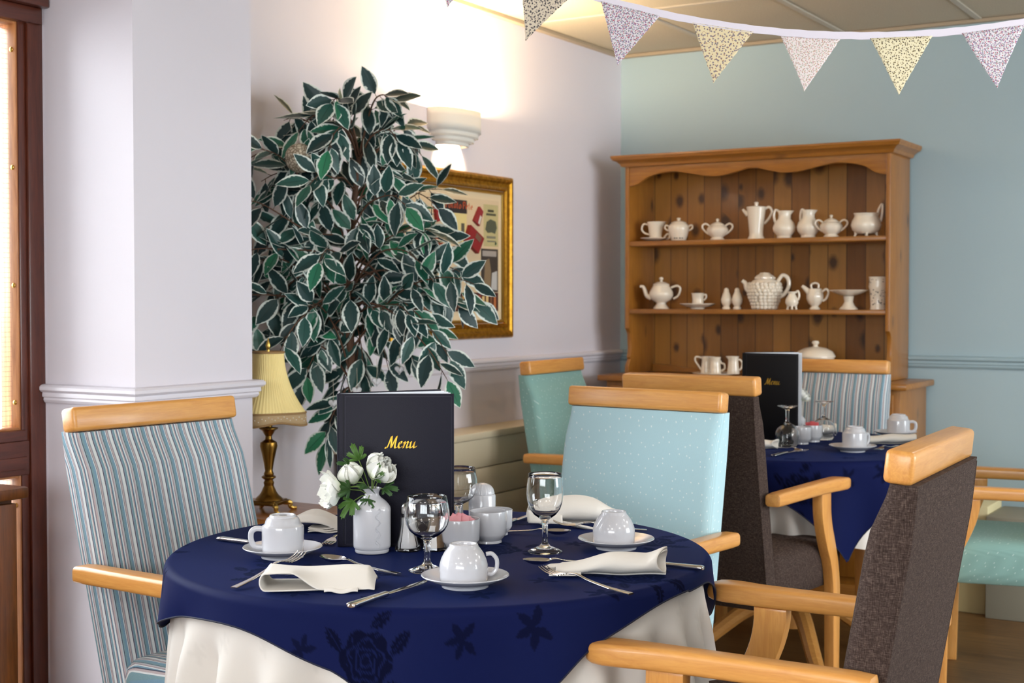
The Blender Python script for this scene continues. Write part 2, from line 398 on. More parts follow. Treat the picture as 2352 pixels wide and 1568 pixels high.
rail('trim_4', [(XR, YB-e_), (XL+.001, YB-e_)], 1.002, BLUEG, DADO)
rail('trim_5', [(XL+.03, 2.9605), (-2.6492, 2.9605), (-2.6492, 2.5192), (XL+.001, 2.5192)][::-1], 1.012, LILACG, [(-d, z) for d, z in DADO])
rail('baseboard_left', [(XL+e_, YB-.017), (XL+e_, 2.962)], 0, LILACG, SKIRT)
rail('baseboard_back', [(XR, YB-e_), (XL+.001, YB-e_)], 0, BLUEG, SKIRT)
rail('baseboard_front', [(XL+.03, 2.9605), (-2.6492, 2.9605), (-2.6492, 2.5192), (XL+.001, 2.5192)][::-1], 0, WHITEP, [(-d, z*1.0) for d, z in SKIRT])

# ---------------------------------------------------------------- glazed timber screen at the left
win = bpy.data.objects.new('window_1', None); C.objects.link(win); win['kind'] = 'structure'
m = MB()
m.bb(-3.07, -2.980, 2.466, 2.517, 0, 2.0, .004)
for y in (1.17, -.12): m.bb(-3.07, -2.980, y-.045, y+.045, 0, 2.0, .004)
m.bb(-3.07, -2.980, -1.36, -1.31, 0, 2.0, .004)
m.bb(-3.065, -2.987, 2.441, 2.466, .12, 1.985, .003)
m.build('frame', MAHOG, win)
m = MB().bb(-3.07, -2.952, -1.36, 2.517, 2.012, 2.13, .006).bb(-3.07, -2.972, -1.36, 2.51, 1.968, 2.012, .005)
m.build('head', MAHOGY, win)
m = MB().bb(-3.07, -2.982, -1.31, 2.464, .78, .872, .005).bb(-3.05, -2.976, -1.31, 2.45, .872, .90, .004).bb(-3.05, -2.977, -1.31, 2.455, .795, .83, .006)
m.bb(-3.07, -2.982, -1.31, 2.464, .0, .15, .005)
m.build('transom', MAHOGY, win)
m = MB()
for y0, y1 in ((1.215, 2.4408), (-.075, 1.125), (-1.31, -.165)):
    for z0, z1 in ((.90, 1.968), (.15, .78)):
        m.bb(-3.06, -2.990, y1-.005, y1, z0, z1, .001).bb(-3.06, -2.990, y0, y0+.005, z0, z1, .001)
        m.bb(-3.06, -2.990, y0+.005, y1-.005, z1-.006, z1, .001).bb(-3.06, -2.990, y0+.005, y1-.005, z0, z0+.006, .001)
m.build('glazing_bead', TEAKZ, win)
for y0, y1 in ((1.215, 2.4408), (-.075, 1.125), (-1.31, -.165)):
    for z0, z1 in ((.90, 1.968), (.15, .78)):
        MB().bb(-3.022, -3.018, y0+.005, y1-.005, z0+.006, z1-.006).build('glass_pane', PANE, win)
for z in (1.896, 1.589, 1.28, .972, .7, .2):
    MB().lathe([(0, .004), (.004, .0035), (.0062, .002), (.0066, 0), (0, 0)], 16, Matrix.Translation((-3.005, 2.4356, z)) @ Matrix.Rotation(PI/2, 4, 'X')).build('screw', BRASSL, win)

# ---------------------------------------------------------------- panelled sideboard under the screen
sb = thing('sideboard', 'dark stained panelled sideboard standing under the glazed timber screen', 'sideboard', (0, 0, 0))
MB().bb(-2.92, -2.635, .95, 2.125, .05, .785, .004).build('carcass', CABZ, sb)
MB().bb(-2.93, -2.60, .93, 2.145, .785, .812, .006).build('top', CABZ, sb)
for y0, y1 in ((1.555, 2.12), (.96, 1.525)):
    d = MB().bb(-2.634, -2.614, y0, y0+.055, .1, .775, .002).bb(-2.634, -2.614, y1-.055, y1, .1, .775, .002)
    for z0, z1 in ((.1, .16), (.42, .475), (.715, .775)): d.bb(-2.634, -2.6145, y0+.055, y1-.055, z0, z1, .002)
    for z0, z1 in ((.16, .42), (.475, .715)): d.bb(-2.634, -2.623, y0+.055, y1-.055, z0, z1).bb(-2.628, -2.617, y0+.095, y1-.095, z0+.04, z1-.04, .006)
    d = d.build('door', CABZ, sb)
    MB().lathe([(0, .028), (.010, .026), (.012, .02), (.006, .012), (.005, 0)], 16, Matrix.Translation((-2.614, y0+.03 if y0 > 1.2 else y1-.03, .45)) @ Matrix.Rotation(PI/2, 4, 'Y')).build('knob', BRASS, d)
MB().bb(-2.90, -2.65, .97, 2.10, 0, .05).build('plinth', CABZ, sb)

# ---------------------------------------------------------------- radiator casing
rc = thing('radiator_casing', 'cream boarded radiator casing along the lilac wall below the dado rail', 'radiator cover')
MB().bb(XL+.002, -2.815, 3.72, 5.25, .715, .742, .004).build('top', CREAMP, rc)
m = MB()
for k in range(6): m.bb(-2.845, -2.825, 3.73, 5.24, .045+k*.112, .045+k*.112+.1085, .003)
m.bb(-2.86, -2.846, 3.73, 5.24, .03, .714)
m.build('front_boards', CREAMP, rc)
for y in (3.735, 5.22): MB().bb(XL+.02, -2.861, y, y+.015, 0, .714).build('end_panel', CREAMP, rc)

# ---------------------------------------------------------------- wall light
wl = thing('wall_light', 'white stepped plaster wall light glowing on the lilac wall above the gilt picture', 'wall light', (XL, 4.448, 1.9))
PLAST = simple('white_plaster', lin(236, 230, 220), .6)
def shell(z0, z1, hw, dep, th=.006):
    out = []
    def p(u, v):
        a = PI*u; return (dep*abs(math.sin(a))**.62+.001, hw*math.copysign(abs(math.cos(a))**.75, math.cos(a)), z0+(z1-z0)*v)
    o = MB().grid(p, 40, 4); return o
sh = solid(shell(-.015, .068, .145, .095).build('shade', PLAST, wl, recalc=True), .006, -1)
for (a, b, hw, dp) in ((-.034, -.0165, .134, .087), (-.052, -.0355, .114, .074), (-.068, -.0535, .088, .059)):
    solid(shell(a, b, hw, dp).build('tier', PLAST, wl), .005, -1)
for (z, hw, dp) in ((-.016, .141, .091), (-.035, .128, .082), (-.053, .108, .069)):
    m = MB()
    pts = []
    for i in range(41):
        a = PI*i/40; s_ = abs(math.sin(a))**.62; c_ = math.copysign(abs(math.cos(a))**.75, math.cos(a))
        pts.append(((dp*s_+.001, hw*c_, z), (max(.001, (dp-.034)*s_)+.001, (hw-.034)*c_, z)))
    vs = [q for pr in pts for q in pr]; m.add(vs, [(2*i, 2*i+1, 2*i+3, 2*i+2) for i in range(40)])
    solid(m.build('step', PLAST, wl, recalc=False), .003, 0)
MB().bb(.0008, .004, -.12, .12, -.05, .06).build('back_plate', PLAST, wl)
BULB = NT('lit_bulb').set(Base_Color=(1, 1, 1, 1), Emission_Color=(1, .78, .5, 1), Emission_Strength=60.0).m
bu = MB().lathe([(0, .05), (.008, .048), (.016, .035), (.018, .02), (.012, 0), (.008, -.02), (0, -.022)], 20).build('bulb', BULB, wl); bu.location = (.048, 0, -.004)
lt = bpy.data.lights.new('bulb_light', 'POINT'); lt.energy = 66; lt.color = (1, .78, .5); lt.shadow_soft_size = .02
lo = bpy.data.objects.new('bulb_light', lt); C.objects.link(lo); lo.parent = wl; lo.location = (.055, 0, .052)

# ---------------------------------------------------------------- framed collage
pf = thing('framed_collage', 'gilt framed collage of wartime adverts and tins on the lilac wall', 'picture', (XL, 4.47, 1.4165))
hy, hz = .43, .3285
rings = []
prof = [(0, .001), (0, .012), (.004, .020), (.012, .026), (.022, .026), (.03, .019), (.042, .016), (.050, .021), (.056, .022), (.060, .014), (.060, .004)]
for (sy, sz) in ((-1, -1), (1, -1), (1, 1), (-1, 1)): rings.append([(d, sy*(hy-q), sz*(hz-q)) for q, d in prof])
m = MB(); m.loft(rings+[rings[0]], caps=False); m.build('frame', GILT, pf, sharp=25)
prof = [(.062, .012), (.066, .015), (.074, .013), (.076, .008)]
rings = [[(d, sy*(hy-q), sz*(hz-q)) for q, d in prof] for (sy, sz) in ((-1, -1), (1, -1), (1, 1), (-1, 1))]
MB().loft(rings+[rings[0]], caps=False).build('slip', BRASSL, pf)
MATB = simple('cream_mount', lin(226, 204, 168), .8)
MB().bb(.002, .006, -hy+.055, hy-.055, -hz+.055, hz-.055).build('mount_board', MATB, pf)
MB().bb(.0062, .007, -.32, .335, -.222, .227).build('backing_sheet', simple('collage_sheet', lin(218, 194, 158), .8), pf)
def quad(name, pts, col, d=.0075, mat=None):
    vs = [(d, y-4.47, z-1.4165) for y, z in pts]; n_ = len(vs); vs += [(.0072, y, z) for _, y, z in vs]
    return MB().add(vs, [tuple(range(n_))]+[(i, (i+1) % n_, n_+(i+1) % n_, n_+i) for i in range(n_)]).build(name, mat or simple(name+'_print', col, .6), pf, smooth=False)
def rectp(y0, y1, z0, z1): return [(y0, z0), (y1, z0), (y1, z1), (y0, z1)]
q1 = quad('poster_heading', rectp(4.414, 4.567, 1.580, 1.632), lin(44, 34, 34))
quad('poster_sheet', rectp(4.412, 4.565, 1.462, 1.579), lin(226, 206, 140))
quad('poster_shape', [(4.428, 1.468), (4.445, 1.47), (4.452, 1.50), (4.462, 1.53), (4.458, 1.556), (4.44, 1.562), (4.426, 1.545), (4.424, 1.51)], lin(196, 96, 50), .0079)
quad('poster_shape', rectp(4.526, 4.548, 1.50, 1.542), lin(86, 82, 70), .0079)
quad('poster_shape', [(4.48, 1.466), (4.53, 1.466), (4.525, 1.505), (4.5, 1.515), (4.482, 1.5)], lin(176, 160, 120), .0079)
quad('matchbox', [(4.344, 1.538), (4.390, 1.549), (4.369, 1.605), (4.330, 1.597)], lin(150, 30, 34), .02)
quad('matchbox', [(4.605, 1.556), (4.644, 1.535), (4.672, 1.594), (4.647, 1.613)], lin(150, 40, 44), .018)
quad('matchbox_label', [(4.632, 1.548), (4.642, 1.541), (4.658, 1.572), (4.647, 1.579)], lin(214, 206, 196), .0186)
quad('red_tin', [(4.539, 1.474), (4.628, 1.426), (4.669, 1.488), (4.572, 1.537)], lin(140, 26, 28), .024)
quad('red_tin_label', [(4.60, 1.488), (4.636, 1.47), (4.65, 1.489), (4.612, 1.509)], lin(120, 84, 66), .0247)
quad('leaflet', rectp(4.690, 4.799, 1.458, 1.626), lin(190, 178, 128))
for (y0, y1, z0, z1, c_) in ((4.72, 4.765, 1.596, 1.606, 70), (4.708, 4.782, 1.582, 1.591, 84), (4.712, 4.78, 1.49, 1.5, 130), (4.716, 4.776, 1.476, 1.482, 130)): quad('leaflet_line', rectp(y0, y1, z0, z1), lin(c_, c_-4, c_-24), .0079)
quad('leaflet_drawing', [(4.70+.001, 1.525), (4.72, 1.512), (4.75, 1.515), (4.775, 1.51), (4.79, 1.535), (4.78, 1.56), (4.74, 1.568), (4.712, 1.556)], lin(84, 88, 70), .0079)
quad('leaflet_leaf', [(4.772, 1.468), (4.78, 1.464), (4.788, 1.47), (4.78, 1.482)], lin(34, 70, 44), .0079)
quad('stock_cube_tin', [(4.442, 1.399), (4.539, 1.384), (4.554, 1.402), (4.468, 1.452)], lin(150, 146, 150), .016)
quad('stock_cube_band', [(4.478, 1.428), (4.5455, 1.389), (4.5555, 1.4025), (4.472, 1.4515)], lin(160, 42, 40), .0166)
quad('yellow_packet', [(4.559, 1.320), (4.612, 1.312), (4.635, 1.369), (4.586, 1.391)], lin(216, 160, 54), .014)
quad('photograph', rectp(4.670, 4.798, 1.274, 1.448), lin(62, 52, 46))
quad('photograph_detail', [(4.69, 1.30), (4.74, 1.29), (4.745, 1.36), (4.73, 1.41), (4.70, 1.40)], lin(134, 112, 84), .0079)
quad('photograph_detail', [(4.745, 1.285), (4.79, 1.282), (4.79, 1.36), (4.752, 1.352)], lin(190, 188, 186), .0079)
quad('photograph_heading', rectp(4.68, 4.785, 1.418, 1.44), lin(168, 158, 150), .0079)
quad('shelf_print', rectp(4.20, 4.799, 1.198, 1.272), lin(70, 24, 20))
rb = random.Random(3)
for k in range(20):
    y = 4.21+k*.0292
    quad('printed_spine', rectp(y, y+.018, 1.204, 1.25+rb.random()*.016), lin(*rb.choice([(206, 150, 80), (184, 110, 60), (150, 50, 40), (220, 190, 130), (120, 80, 50)])), .0079)
quad('red_print', rectp(4.21, 4.311, 1.502, 1.572), lin(134, 34, 36))
quad('red_print', rectp(4.345, 4.398, 1.438, 1.50), lin(176, 84, 54))
quad('red_print', [(4.25, 1.40), (4.33, 1.41), (4.36, 1.44), (4.28, 1.46)], lin(150, 60, 50))
MB().bb(.0255, .0265, -hy+.07, hy-.07, -hz+.07, hz-.07) if 0 else None

# hand-drawn lettering: strokes swept by a slanted broad pen
def letters(strokes, height, pen, ang, thick, M, slant=0.0):
    mb = MB(); pv = Vector((math.cos(ang), math.sin(ang)))*pen/2
    for st in strokes:
        P = catmull([(x+y*slant, y, 0) for x, y in st], 10); n_ = len(P); vs = []
        for lift in (0, thick):
            for p in P:
                for s_ in (-1, 1):
                    q = Vector((p.x+s_*pv.x, p.y+s_*pv.y, 0))*height; vs.append(M @ Vector((q.x, q.y, lift+.00002)))
        fs = []; o = 2*n_
        for i in range(n_-1):
            a = 2*i; fs += [(o+a, o+a+1, o+a+3, o+a+2), (a, a+2, o+a+2, o+a), (a+1, o+a+1, o+a+3, a+3), (a, a+1, a+3, a+2)]
        fs += [(0, o, o+1, 1), (2*n_-2, 2*n_-1, o+2*n_-1, o+2*n_-2)]
        mb.add(vs, fs)
    return mb
MENU = [[(.02, .10), (.0, .02), (.08, .0), (.17, .12), (.30, .55), (.40, .92), (.44, 1.0)], [(.44, 1.0), (.45, .6), (.46, .14), (.48, .04)], [(.48, .04), (.66, .55), (.84, .98)],
        [(.84, 1.0), (.80, .6), (.76, .22), (.80, .03), (.90, .04), (1.02, .16)],
        [(1.02, .25), (1.18, .34), (1.28, .46), (1.24, .56), (1.12, .48), (1.06, .26), (1.10, .06), (1.22, .03), (1.40, .18)],
        [(1.44, .42), (1.54, .55), (1.52, .3), (1.46, .02)], [(1.46, .06), (1.58, .36), (1.74, .55), (1.80, .46), (1.74, .22), (1.74, .05), (1.84, .04), (1.94, .16)],
        [(1.96, .44), (2.06, .55), (2.02, .28), (2.02, .07), (2.12, .03), (2.28, .26), (2.36, .54)], [(2.36, .54), (2.30, .2), (2.34, .03), (2.44, .06), (2.54, .18)]]
# block capitals for the collage, drawn as strokes
GL = {'P': [[(0, 0), (0, 1)], [(0, 1), (.45, .98), (.5, .74), (.42, .5), (0, .5)]], 'o': [[(.25, .6), (.02, .45), (.05, .08), (.25, 0), (.45, .1), (.47, .45), (.25, .6)]], 't': [[(.2, .9), (.18, .1), (.35, 0)], [(0, .6), (.4, .6)]],
      'a': [[(.42, .55), (.15, .58), (.02, .25), (.15, 0), (.42, .2)], [(.42, .6), (.42, 0)]], 'e': [[(.05, .3), (.42, .32), (.3, .6), (.06, .45), (.08, .08), (.4, .06)]],
      'O': [[(.25, 1), (.02, .75), (.02, .25), (.25, 0), (.48, .25), (.48, .75), (.25, 1)]], 'X': [[(0, 0), (.5, 1)], [(0, 1), (.5, 0)]]}
def text(s, height, M, pen=.16):
    st = []; x = 0
    for ch in s:
        if ch == ' ': x += .45; continue
        st += [[(x+px, py) for px, py in k] for k in GL[ch]]; x += .66
    return letters(st, height, pen, .5, .0004, M)
RX = Matrix(((0, 0, 1, 0), (1, 0, 0, 0), (0, 1, 0, 0), (0, 0, 0, 1)))   # local x -> Y, y -> Z, z -> X (on the left wall)
text('Potato Pete', .027, Matrix.Translation((.0076, 4.4215-4.47, 1.598-1.4165)) @ RX).build('poster_lettering', simple('orange_lettering', lin(214, 90, 40), .6), pf)
text('OXO', .022, Matrix.Translation((.0167, 4.487-4.47, 1.4275-1.4165)) @ RX @ Matrix.Rotation(math.radians(-29), 4, 'Z')).build('tin_lettering', simple('pale_lettering', lin(226, 214, 200), .6), pf)

# ---------------------------------------------------------------- pine dresser
dr = thing('pine_dresser', 'tall knotty pine dresser with a scalloped frieze standing on the blue wall', 'dresser', (-2.2, 0, 0))
dx = lambda x: x+2.2
def side_panel(x0, nm='side_panel'):
    front = [(5.61, 1.86), (5.61, 1.115), (5.622, 1.105), (5.632, 1.09), (5.634, 1.06), (5.638, 1.03), (5.634, 1.0), (5.628, .985), (5.634, .975), (5.622, .96), (5.612, .945), (5.61, .93), (5.61, .912)]
    outl = front+[(5.891, .912), (5.891, 1.86)]
    M = Matrix(((0, 0, 1, dx(x0)), (1, 0, 0, 0), (0, 1, 0, 0), (0, 0, 0, 1)))
    return MB().prism(outl, .019, M, .0015).build(nm, PINE['Z'], dr)
side_panel(-2.802); side_panel(-1.621)
MB().bb(dx(-2.783), dx(-1.621), 5.872, 5.889, .912, 1.86).build('back_boards', BOARDS, dr)
for z in (1.505, 1.202): MB().bb(dx(-2.783), dx(-1.6215), 5.614, 5.872, z-.02, z, .002).build('shelf', PINE['X'], dr)
MB().bb(dx(-2.783), dx(-1.621), 5.63, 5.8715, 1.84, 1.855).build('rack_top', PINE['X'], dr)
pts = catmull([(-2.783, 1.752, 0), (-2.74, 1.762, 0), (-2.68, 1.795, 0), (-2.58, 1.81, 0), (-2.49, 1.798, 0), (-2.41, 1.783, 0), (-2.34, 1.782, 0), (-2.28, 1.793, 0), (-2.222, 1.808, 0)], 6)
half = [(p.x, p.y) for p in pts]; mir = [(-4.404-x, z) for x, z in reversed(half[:-1])]
outl = [(dx(x), z) for x, z in half+mir]+[(dx(-1.621), 1.86), (dx(-2.783), 1.86)]
MB().prism(outl, .018, Matrix(((1, 0, 0, 0), (0, 0, -1, 5.632), (0, 1, 0, 0), (0, 0, 0, 1))), .0015).build('frieze', PINE['X'], dr)
cp = [(0, 1.838), (.012, 1.84), (.016, 1.846), (.018, 1.852), (.03, 1.862), (.044, 1.868), (.046, 1.874), (.05, 1.88), (.05, 1.888), (0, 1.888)]
P = [(-2.802, 5.891), (-2.802, 5.61), (-1.602, 5.61), (-1.602, 5.891)]; rings = []
for i, (x, y) in enumerate(P):
    n_ = [(-1, 0), (-1, -1), (1, -1), (1, 0)][i]; rings.append([(dx(x+n_[0]*d), y+n_[1]*d, z) for d, z in cp])
MB().loft(rings).bb(dx(-2.80), dx(-1.604), 5.612, 5.890, 1.8605, 1.8872).build('cornice', PINE['X'], dr, sharp=25)
pts = [(-2.78, .947), (-2.70, .944), (-2.62, .932), (-2.5, .93), (-2.3, .936), (-2.1, .936), (-1.9, .93), (-1.78, .932), (-1.70, .944), (-1.622, .947), (-1.622, .912), (-2.78, .912)]
MB().prism([(dx(x), z) for x, z in pts], .018, Matrix(((1, 0, 0, 0), (0, 0, -1, 5.8715), (0, 1, 0, 0), (0, 0, 0, 1)))).build('back_rail', PINE['X'], dr)
MB().bb(dx(-2.868), dx(-1.492), 5.465, 5.892, .884, .910, .006).build('worktop', PINE['X'], dr)
MB().bb(dx(-2.835), dx(-1.525), 5.495, 5.89, .09, .884, .003).build('base_cabinet', PINE['Z'], dr)
MB().bb(dx(-2.845), dx(-1.515), 5.485, 5.889, 0, .09, .004).build('plinth', PINE['X'], dr)
for k in range(3):
    x0 = -2.81+k*.425; d = MB().bb(dx(x0), dx(x0+.41), 5.478, 5.494, .72, .865, .003).build('drawer', PINE['X'], dr)
    MB().lathe([(0, -.03), (.012, -.028), (.016, -.02), (.008, -.01), (.006, 0)], 16, Matrix.Translation((dx(x0+.205), 5.478, .79)) @ Matrix.Rotation(-PI/2, 4, 'X')).build('knob', PINE['X'], d)
    d = MB().bb(dx(x0), dx(x0+.41), 5.478, 5.494, .12, .70, .003).build('door', PINE['Z'], dr)
    MB().lathe([(0, -.03), (.012, -.028), (.016, -.02), (.008, -.01), (.006, 0)], 16, Matrix.Translation((dx(x0+.36), 5.478, .45)) @ Matrix.Rotation(-PI/2, 4, 'X')).build('knob', PINE['X'], d)

# ---------------------------------------------------------------- cream china on the dresser
TURN = .36
def wall_prof(outer, t=.003):
    """closed vessel: outer profile bottom-up, then the inside back down"""
    return [(0, outer[0][1])]+outer+[(max(r-t, .001), z) for r, z in reversed(outer[1:])]+[(0, outer[1][1]+t)]
def hand(pts, r, n=8, k=6): return MB().tube(catmull(pts, k), r, n, up=(0, 1, 0))
def pot(name, label, cat, x, y, z, outer, handles=(), spout=None, lid=None, fn=None, rz=TURN, mat=None, group='cream china on the pine dresser'):
    mat = mat or CREAMW
    t = thing(name, label, cat, (x, y, z), rz, group)
    MB().lathe(wall_prof(outer), 36, fn=fn).build('body', mat, t)
    for h, r in handles: hand(h, r).build('handle', mat, t)
    if spout:
        P = catmull(spout[0], 6); R = [spout[1]+(spout[2]-spout[1])*i/(len(P)-1) for i in range(len(P))]
        MB().tube(P, R, 12, up=(0, 1, 0)).build('spout', mat, t)
    if lid: MB().lathe(lid, 30).build('lid', mat, t)
    return t
def lip(a, z, zt, amt=.25): return 1
def spouted(zr, z0, amt, ang=PI):
    """pulls a pouring lip out of the rim towards angle ang"""
    def fn(a, z):
        if z < z0: return 1
        d = math.cos(a-ang); return 1+amt*max(0, d)**6*((z-z0)/(zr-z0))**1.5
    return fn
Z1, Z2, Z3 = 1.5055, 1.2025, .9105
Y_ = 5.68
t = thing('saucer', 'cream saucer with a ring handle under the small cream jug, top dresser shelf', 'saucer', (-2.690, Y_, Z1), TURN, 'cream china on the pine dresser')
MB().lathe([(0, .004), (.03, .004), (.05, .009), (.063, .014), (.064, .0165), (.05, .0125), (.03, .0075), (0, .007)], 36).build('plate', CREAMW, t)
hand([(.040, 0, .012), (.058, 0, .034), (.068, 0, .030), (.066, 0, .015), (.052, 0, .012)], .0042).build('handle', CREAMW, t)
pot('small_jug', 'straight cream jug standing on a saucer at the end of the top dresser shelf', 'jug', -2.684, Y_, Z1+.0078, [(.025, 0), (.027, .004), (.030, .03), (.034, .06), (.0385, .081)], [([(-.030, 0, .066), (-.052, 0, .072), (-.062, 0, .05), (-.05, 0, .032), (-.028, 0, .024)], .0042)], fn=spouted(.081, .05, .28, 0))
t = pot('lidded_pot', 'round lidded pot with pierced holes near its foot, on the top dresser shelf', 'pot', -2.568, Y_-.005, Z1, [(.028, 0), (.033, .003), (.042, .03), (.047, .052), (.047, .062), (.040, .074), (.034, .078)],
        [([(-.044, 0, .066), (-.058, 0, .07), (-.06, 0, .056), (-.045, 0, .046)], .004), ([(.044, 0, .066), (.058, 0, .07), (.06, 0, .056), (.045, 0, .046)], .004)], lid=[(.0345, .0782), (.034, .081), (.022, .088), (.008, .09), (.006, .094), (.010, .099), (.007, .103), (0, .104)])
for a in (-2.05, -1.75, -1.35, -1.05):
    MB().lathe([(0, .0015), (.004, .001), (.0042, 0), (0, -.001)], 12, Matrix.Rotation(a, 4, 'Z') @ Matrix.Translation((.0352, 0, .013)) @ Matrix.Rotation(PI/2-.3, 4, 'Y')).build('hole', HOLE, t)
SUG = [(.030, 0), (.031, .004), (.024, .012), (.036, .022), (.045, .038), (.046, .048), (.040, .058), (.032, .063)]
SUGL = [(.0325, .0632), (.031, .067), (.020, .075), (.008, .079), (.004, .083), (.008, .088), (.006, .093), (0, .095)]
def sug_handle(s): return ([(s*.032, 0, .060), (s*.05, 0, .072), (s*.064, 0, .066), (s*.064, 0, .052), (s*.05, 0, .036), (s*.036, 0, .026)], .0042)
pot('sugar_bowl', 'two handled cream sugar bowl with a crown knob, alone between lidded pot and tall pitcher', 'sugar bowl', -2.385, Y_, Z1, SUG, [sug_handle(-1), sug_handle(1)], lid=SUGL, fn=lambda a, z: 1+.03*math.cos(6*a))
pot('tall_pitcher', 'tall tapering lidded cream pitcher at the middle of the top dresser shelf', 'pitcher', -2.205, Y_, Z1, [(.036, 0), (.036, .004), (.030, .016), (.030, .03), (.035, .08), (.042, .135)], [([(.036, 0, .13), (.055, 0, .138), (.066, 0, .118), (.054, 0, .09), (.034, 0, .066)], .0055)],
    spout=([(-.036, 0, .105), (-.048, 0, .118), (-.058, 0, .130)], .010, .005), lid=[(.043, .135), (.042, .1395), (.02, .143), (.008, .144), (.008, .153), (.010, .158), (.006, .161), (0, .162)])
JUG = [(.030, 0), (.032, .004), (.030, .010), (.046, .030), (.049, .046), (.042, .066), (.027, .084), (.025, .1), (.029, .118)]
JH = ([(-.022, .0, .116), (-.038, 0, .122), (-.044, 0, .1), (-.040, 0, .075), (-.036, 0, .066)], .005)
pot('belly_jug', 'round bellied cream jug beside the tall pitcher, its handle clear to the left', 'jug', -2.078, Y_, Z1, JUG, [JH], fn=spouted(.118, .09, .45, 0))
pot('belly_jug', 'round bellied cream jug touching the two handled sugar bowl, its handle turned inwards', 'jug', -1.973, Y_+.003, Z1, JUG, [([(-.016, .016, .116), (-.026, .02, .122), (-.032, .02, .1), (-.032, .018, .075), (-.03, .016, .066)], .005)], fn=spouted(.118, .09, .4, .3))
pot('sugar_bowl', 'two handled cream sugar bowl between a bellied jug and the footed sauce boat', 'sugar bowl', -1.868, Y_-.012, Z1, SUG, [sug_handle(-1), sug_handle(1)], lid=SUGL, fn=lambda a, z: 1+.03*math.cos(6*a))
t = thing('sauce_boat', 'cream sauce boat on small feet with a tall handle, right end of top shelf', 'sauce boat', (-1.722, Y_-.004, Z1), TURN, 'cream china on the pine dresser')
MB().lathe(wall_prof([(.012, .010), (.034, .012), (.050, .026), (.056, .046), (.052, .064), (.044, .080), (.043, .086), (.048, .096)]), 40, fn=lambda a, z: (1.02+.10*math.cos(a)**2)*(1+(.05*math.cos(7*a) if z > .09 else 0))).build('body', CREAMW, t)
for a in (PI, -PI/2, -.25, PI/2):
    MB().tube([(.046*math.cos(a), .038*math.sin(a), 0), (.044*math.cos(a), .036*math.sin(a), .006), (.040*math.cos(a), .030*math.sin(a), .020)], [.0055, .004, .009], 10).build('foot', CREAMW, t)
hand([(.044, 0, .092), (.052, 0, .116), (.064, 0, .132), (.064, 0, .098), (.058, 0, .06)], .0052).build('handle', CREAMW, t)
# second shelf
pot('teapot', 'smooth cream teapot on a flared foot at the left of the second dresser shelf', 'teapot', -2.655, Y_, Z2, [(.036, 0), (.037, .003), (.022, .022), (.022, .028), (.044, .042), (.054, .06), (.053, .076), (.042, .096), (.036, .104), (.038, .108)],
    [([(.044, 0, .096), (.07, 0, .104), (.085, 0, .092), (.076, 0, .06), (.054, 0, .046)], .005)], spout=([(-.044, 0, .05), (-.064, 0, .06), (-.074, 0, .085), (-.082, 0, .10), (-.096, 0, .101)], .012, .0055), lid=[(.037, .1085), (.036, .112), (.02, .121), (.007, .123), (.005, .128), (.011, .135), (.008, .142), (0, .144)])
t = thing('dish', 'shallow cream dish with a curled rim, under the tiny jug on second shelf', 'dish', (-2.478, Y_, Z2), TURN, 'cream china on the pine dresser')
MB().lathe([(0, .004), (.03, 0), (.032, .006), (.056, .012), (.076, .022), (.077, .025), (.056, .016), (.03, .010), (0, .010)], 40, fn=lambda a, z: 1+.03*math.cos(10*a)).build('plate', CREAMW, t)
pot('tiny_jug', 'tiny straight cream jug standing on the shallow dish', 'jug', -2.476, Y_, Z2+.0112, [(.025, 0), (.026, .004), (.025, .03), (.026, .055), (.028, .060)], [([(.024, 0, .05), (.034, 0, .053), (.036, 0, .04), (.026, 0, .028)], .004)], fn=spouted(.06, .045, .12, PI))
for x, lab in ((-2.337, 'pear shaped cream shaker nearer the tiny jug, one of a pair'), (-2.287, 'pear shaped cream shaker nearer the grape teapot, one of a pair')):
    t = thing('shaker', lab, 'shaker', (x, Y_-.01, Z2), 0, 'pear shaped shakers on the dresser'); MB().lathe([(0, 0), (.018, 0), (.0185, .006), (.013, .013), (.022, .028), (.024, .042), (.018, .062), (.0115, .078), (.011, .086), (.006, .0925), (0, .094)], 30).build('body', CREAMW, t)
t = thing('grape_teapot', 'large cream teapot moulded like a bunch of grapes, middle of second shelf', 'teapot', (-2.163, Y_-.006, Z2), TURN, 'cream china on the pine dresser')
GP = [(.040, 0), (.046, .012), (.056, .04), (.066, .075), (.066, .10), (.054, .122), (.040, .132)]
MB().lathe(wall_prof(GP), 30).build('body', CREAMW, t)
m = MB(); rg = random.Random(5)
for j in range(8):
    z = .010+j*.0138; r = 0
    for (r0, z0), (r1, z1) in zip(GP, GP[1:]):
        if z0 <= z <= z1: r = r0+(r1-r0)*(z-z0)/(z1-z0)
    n_ = int(2*PI*r/.0165)
    for i in range(n_):
        a = 2*PI*(i+.5*(j % 2))/n_+rg.uniform(-.05, .05); rr = .0112+rg.uniform(-.0012, .0012)
        m.lathe([(0.0001, -rr), (rr*.7, -rr*.7), (rr, 0), (rr*.7, rr*.7), (0.0001, rr)], 10, Matrix.Translation(((r+.001)*math.cos(a), (r+.001)*math.sin(a), z)))
m.build('grapes', CREAMW, t, sharp=80)
hand([(.055, 0, .118), (.075, 0, .146), (.098, 0, .134), (.102, 0, .1), (.084, 0, .066), (.058, 0, .05)], .0085).build('handle', CREAMW, t)
MB().tube(catmull([(-.056, 0, .07), (-.074, 0, .09), (-.082, 0, .112), (-.096, 0, .124)], 6), [.015-.0075*i/18 for i in range(19)], 12, up=(0, 1, 0)).build('spout', CREAMW, t)
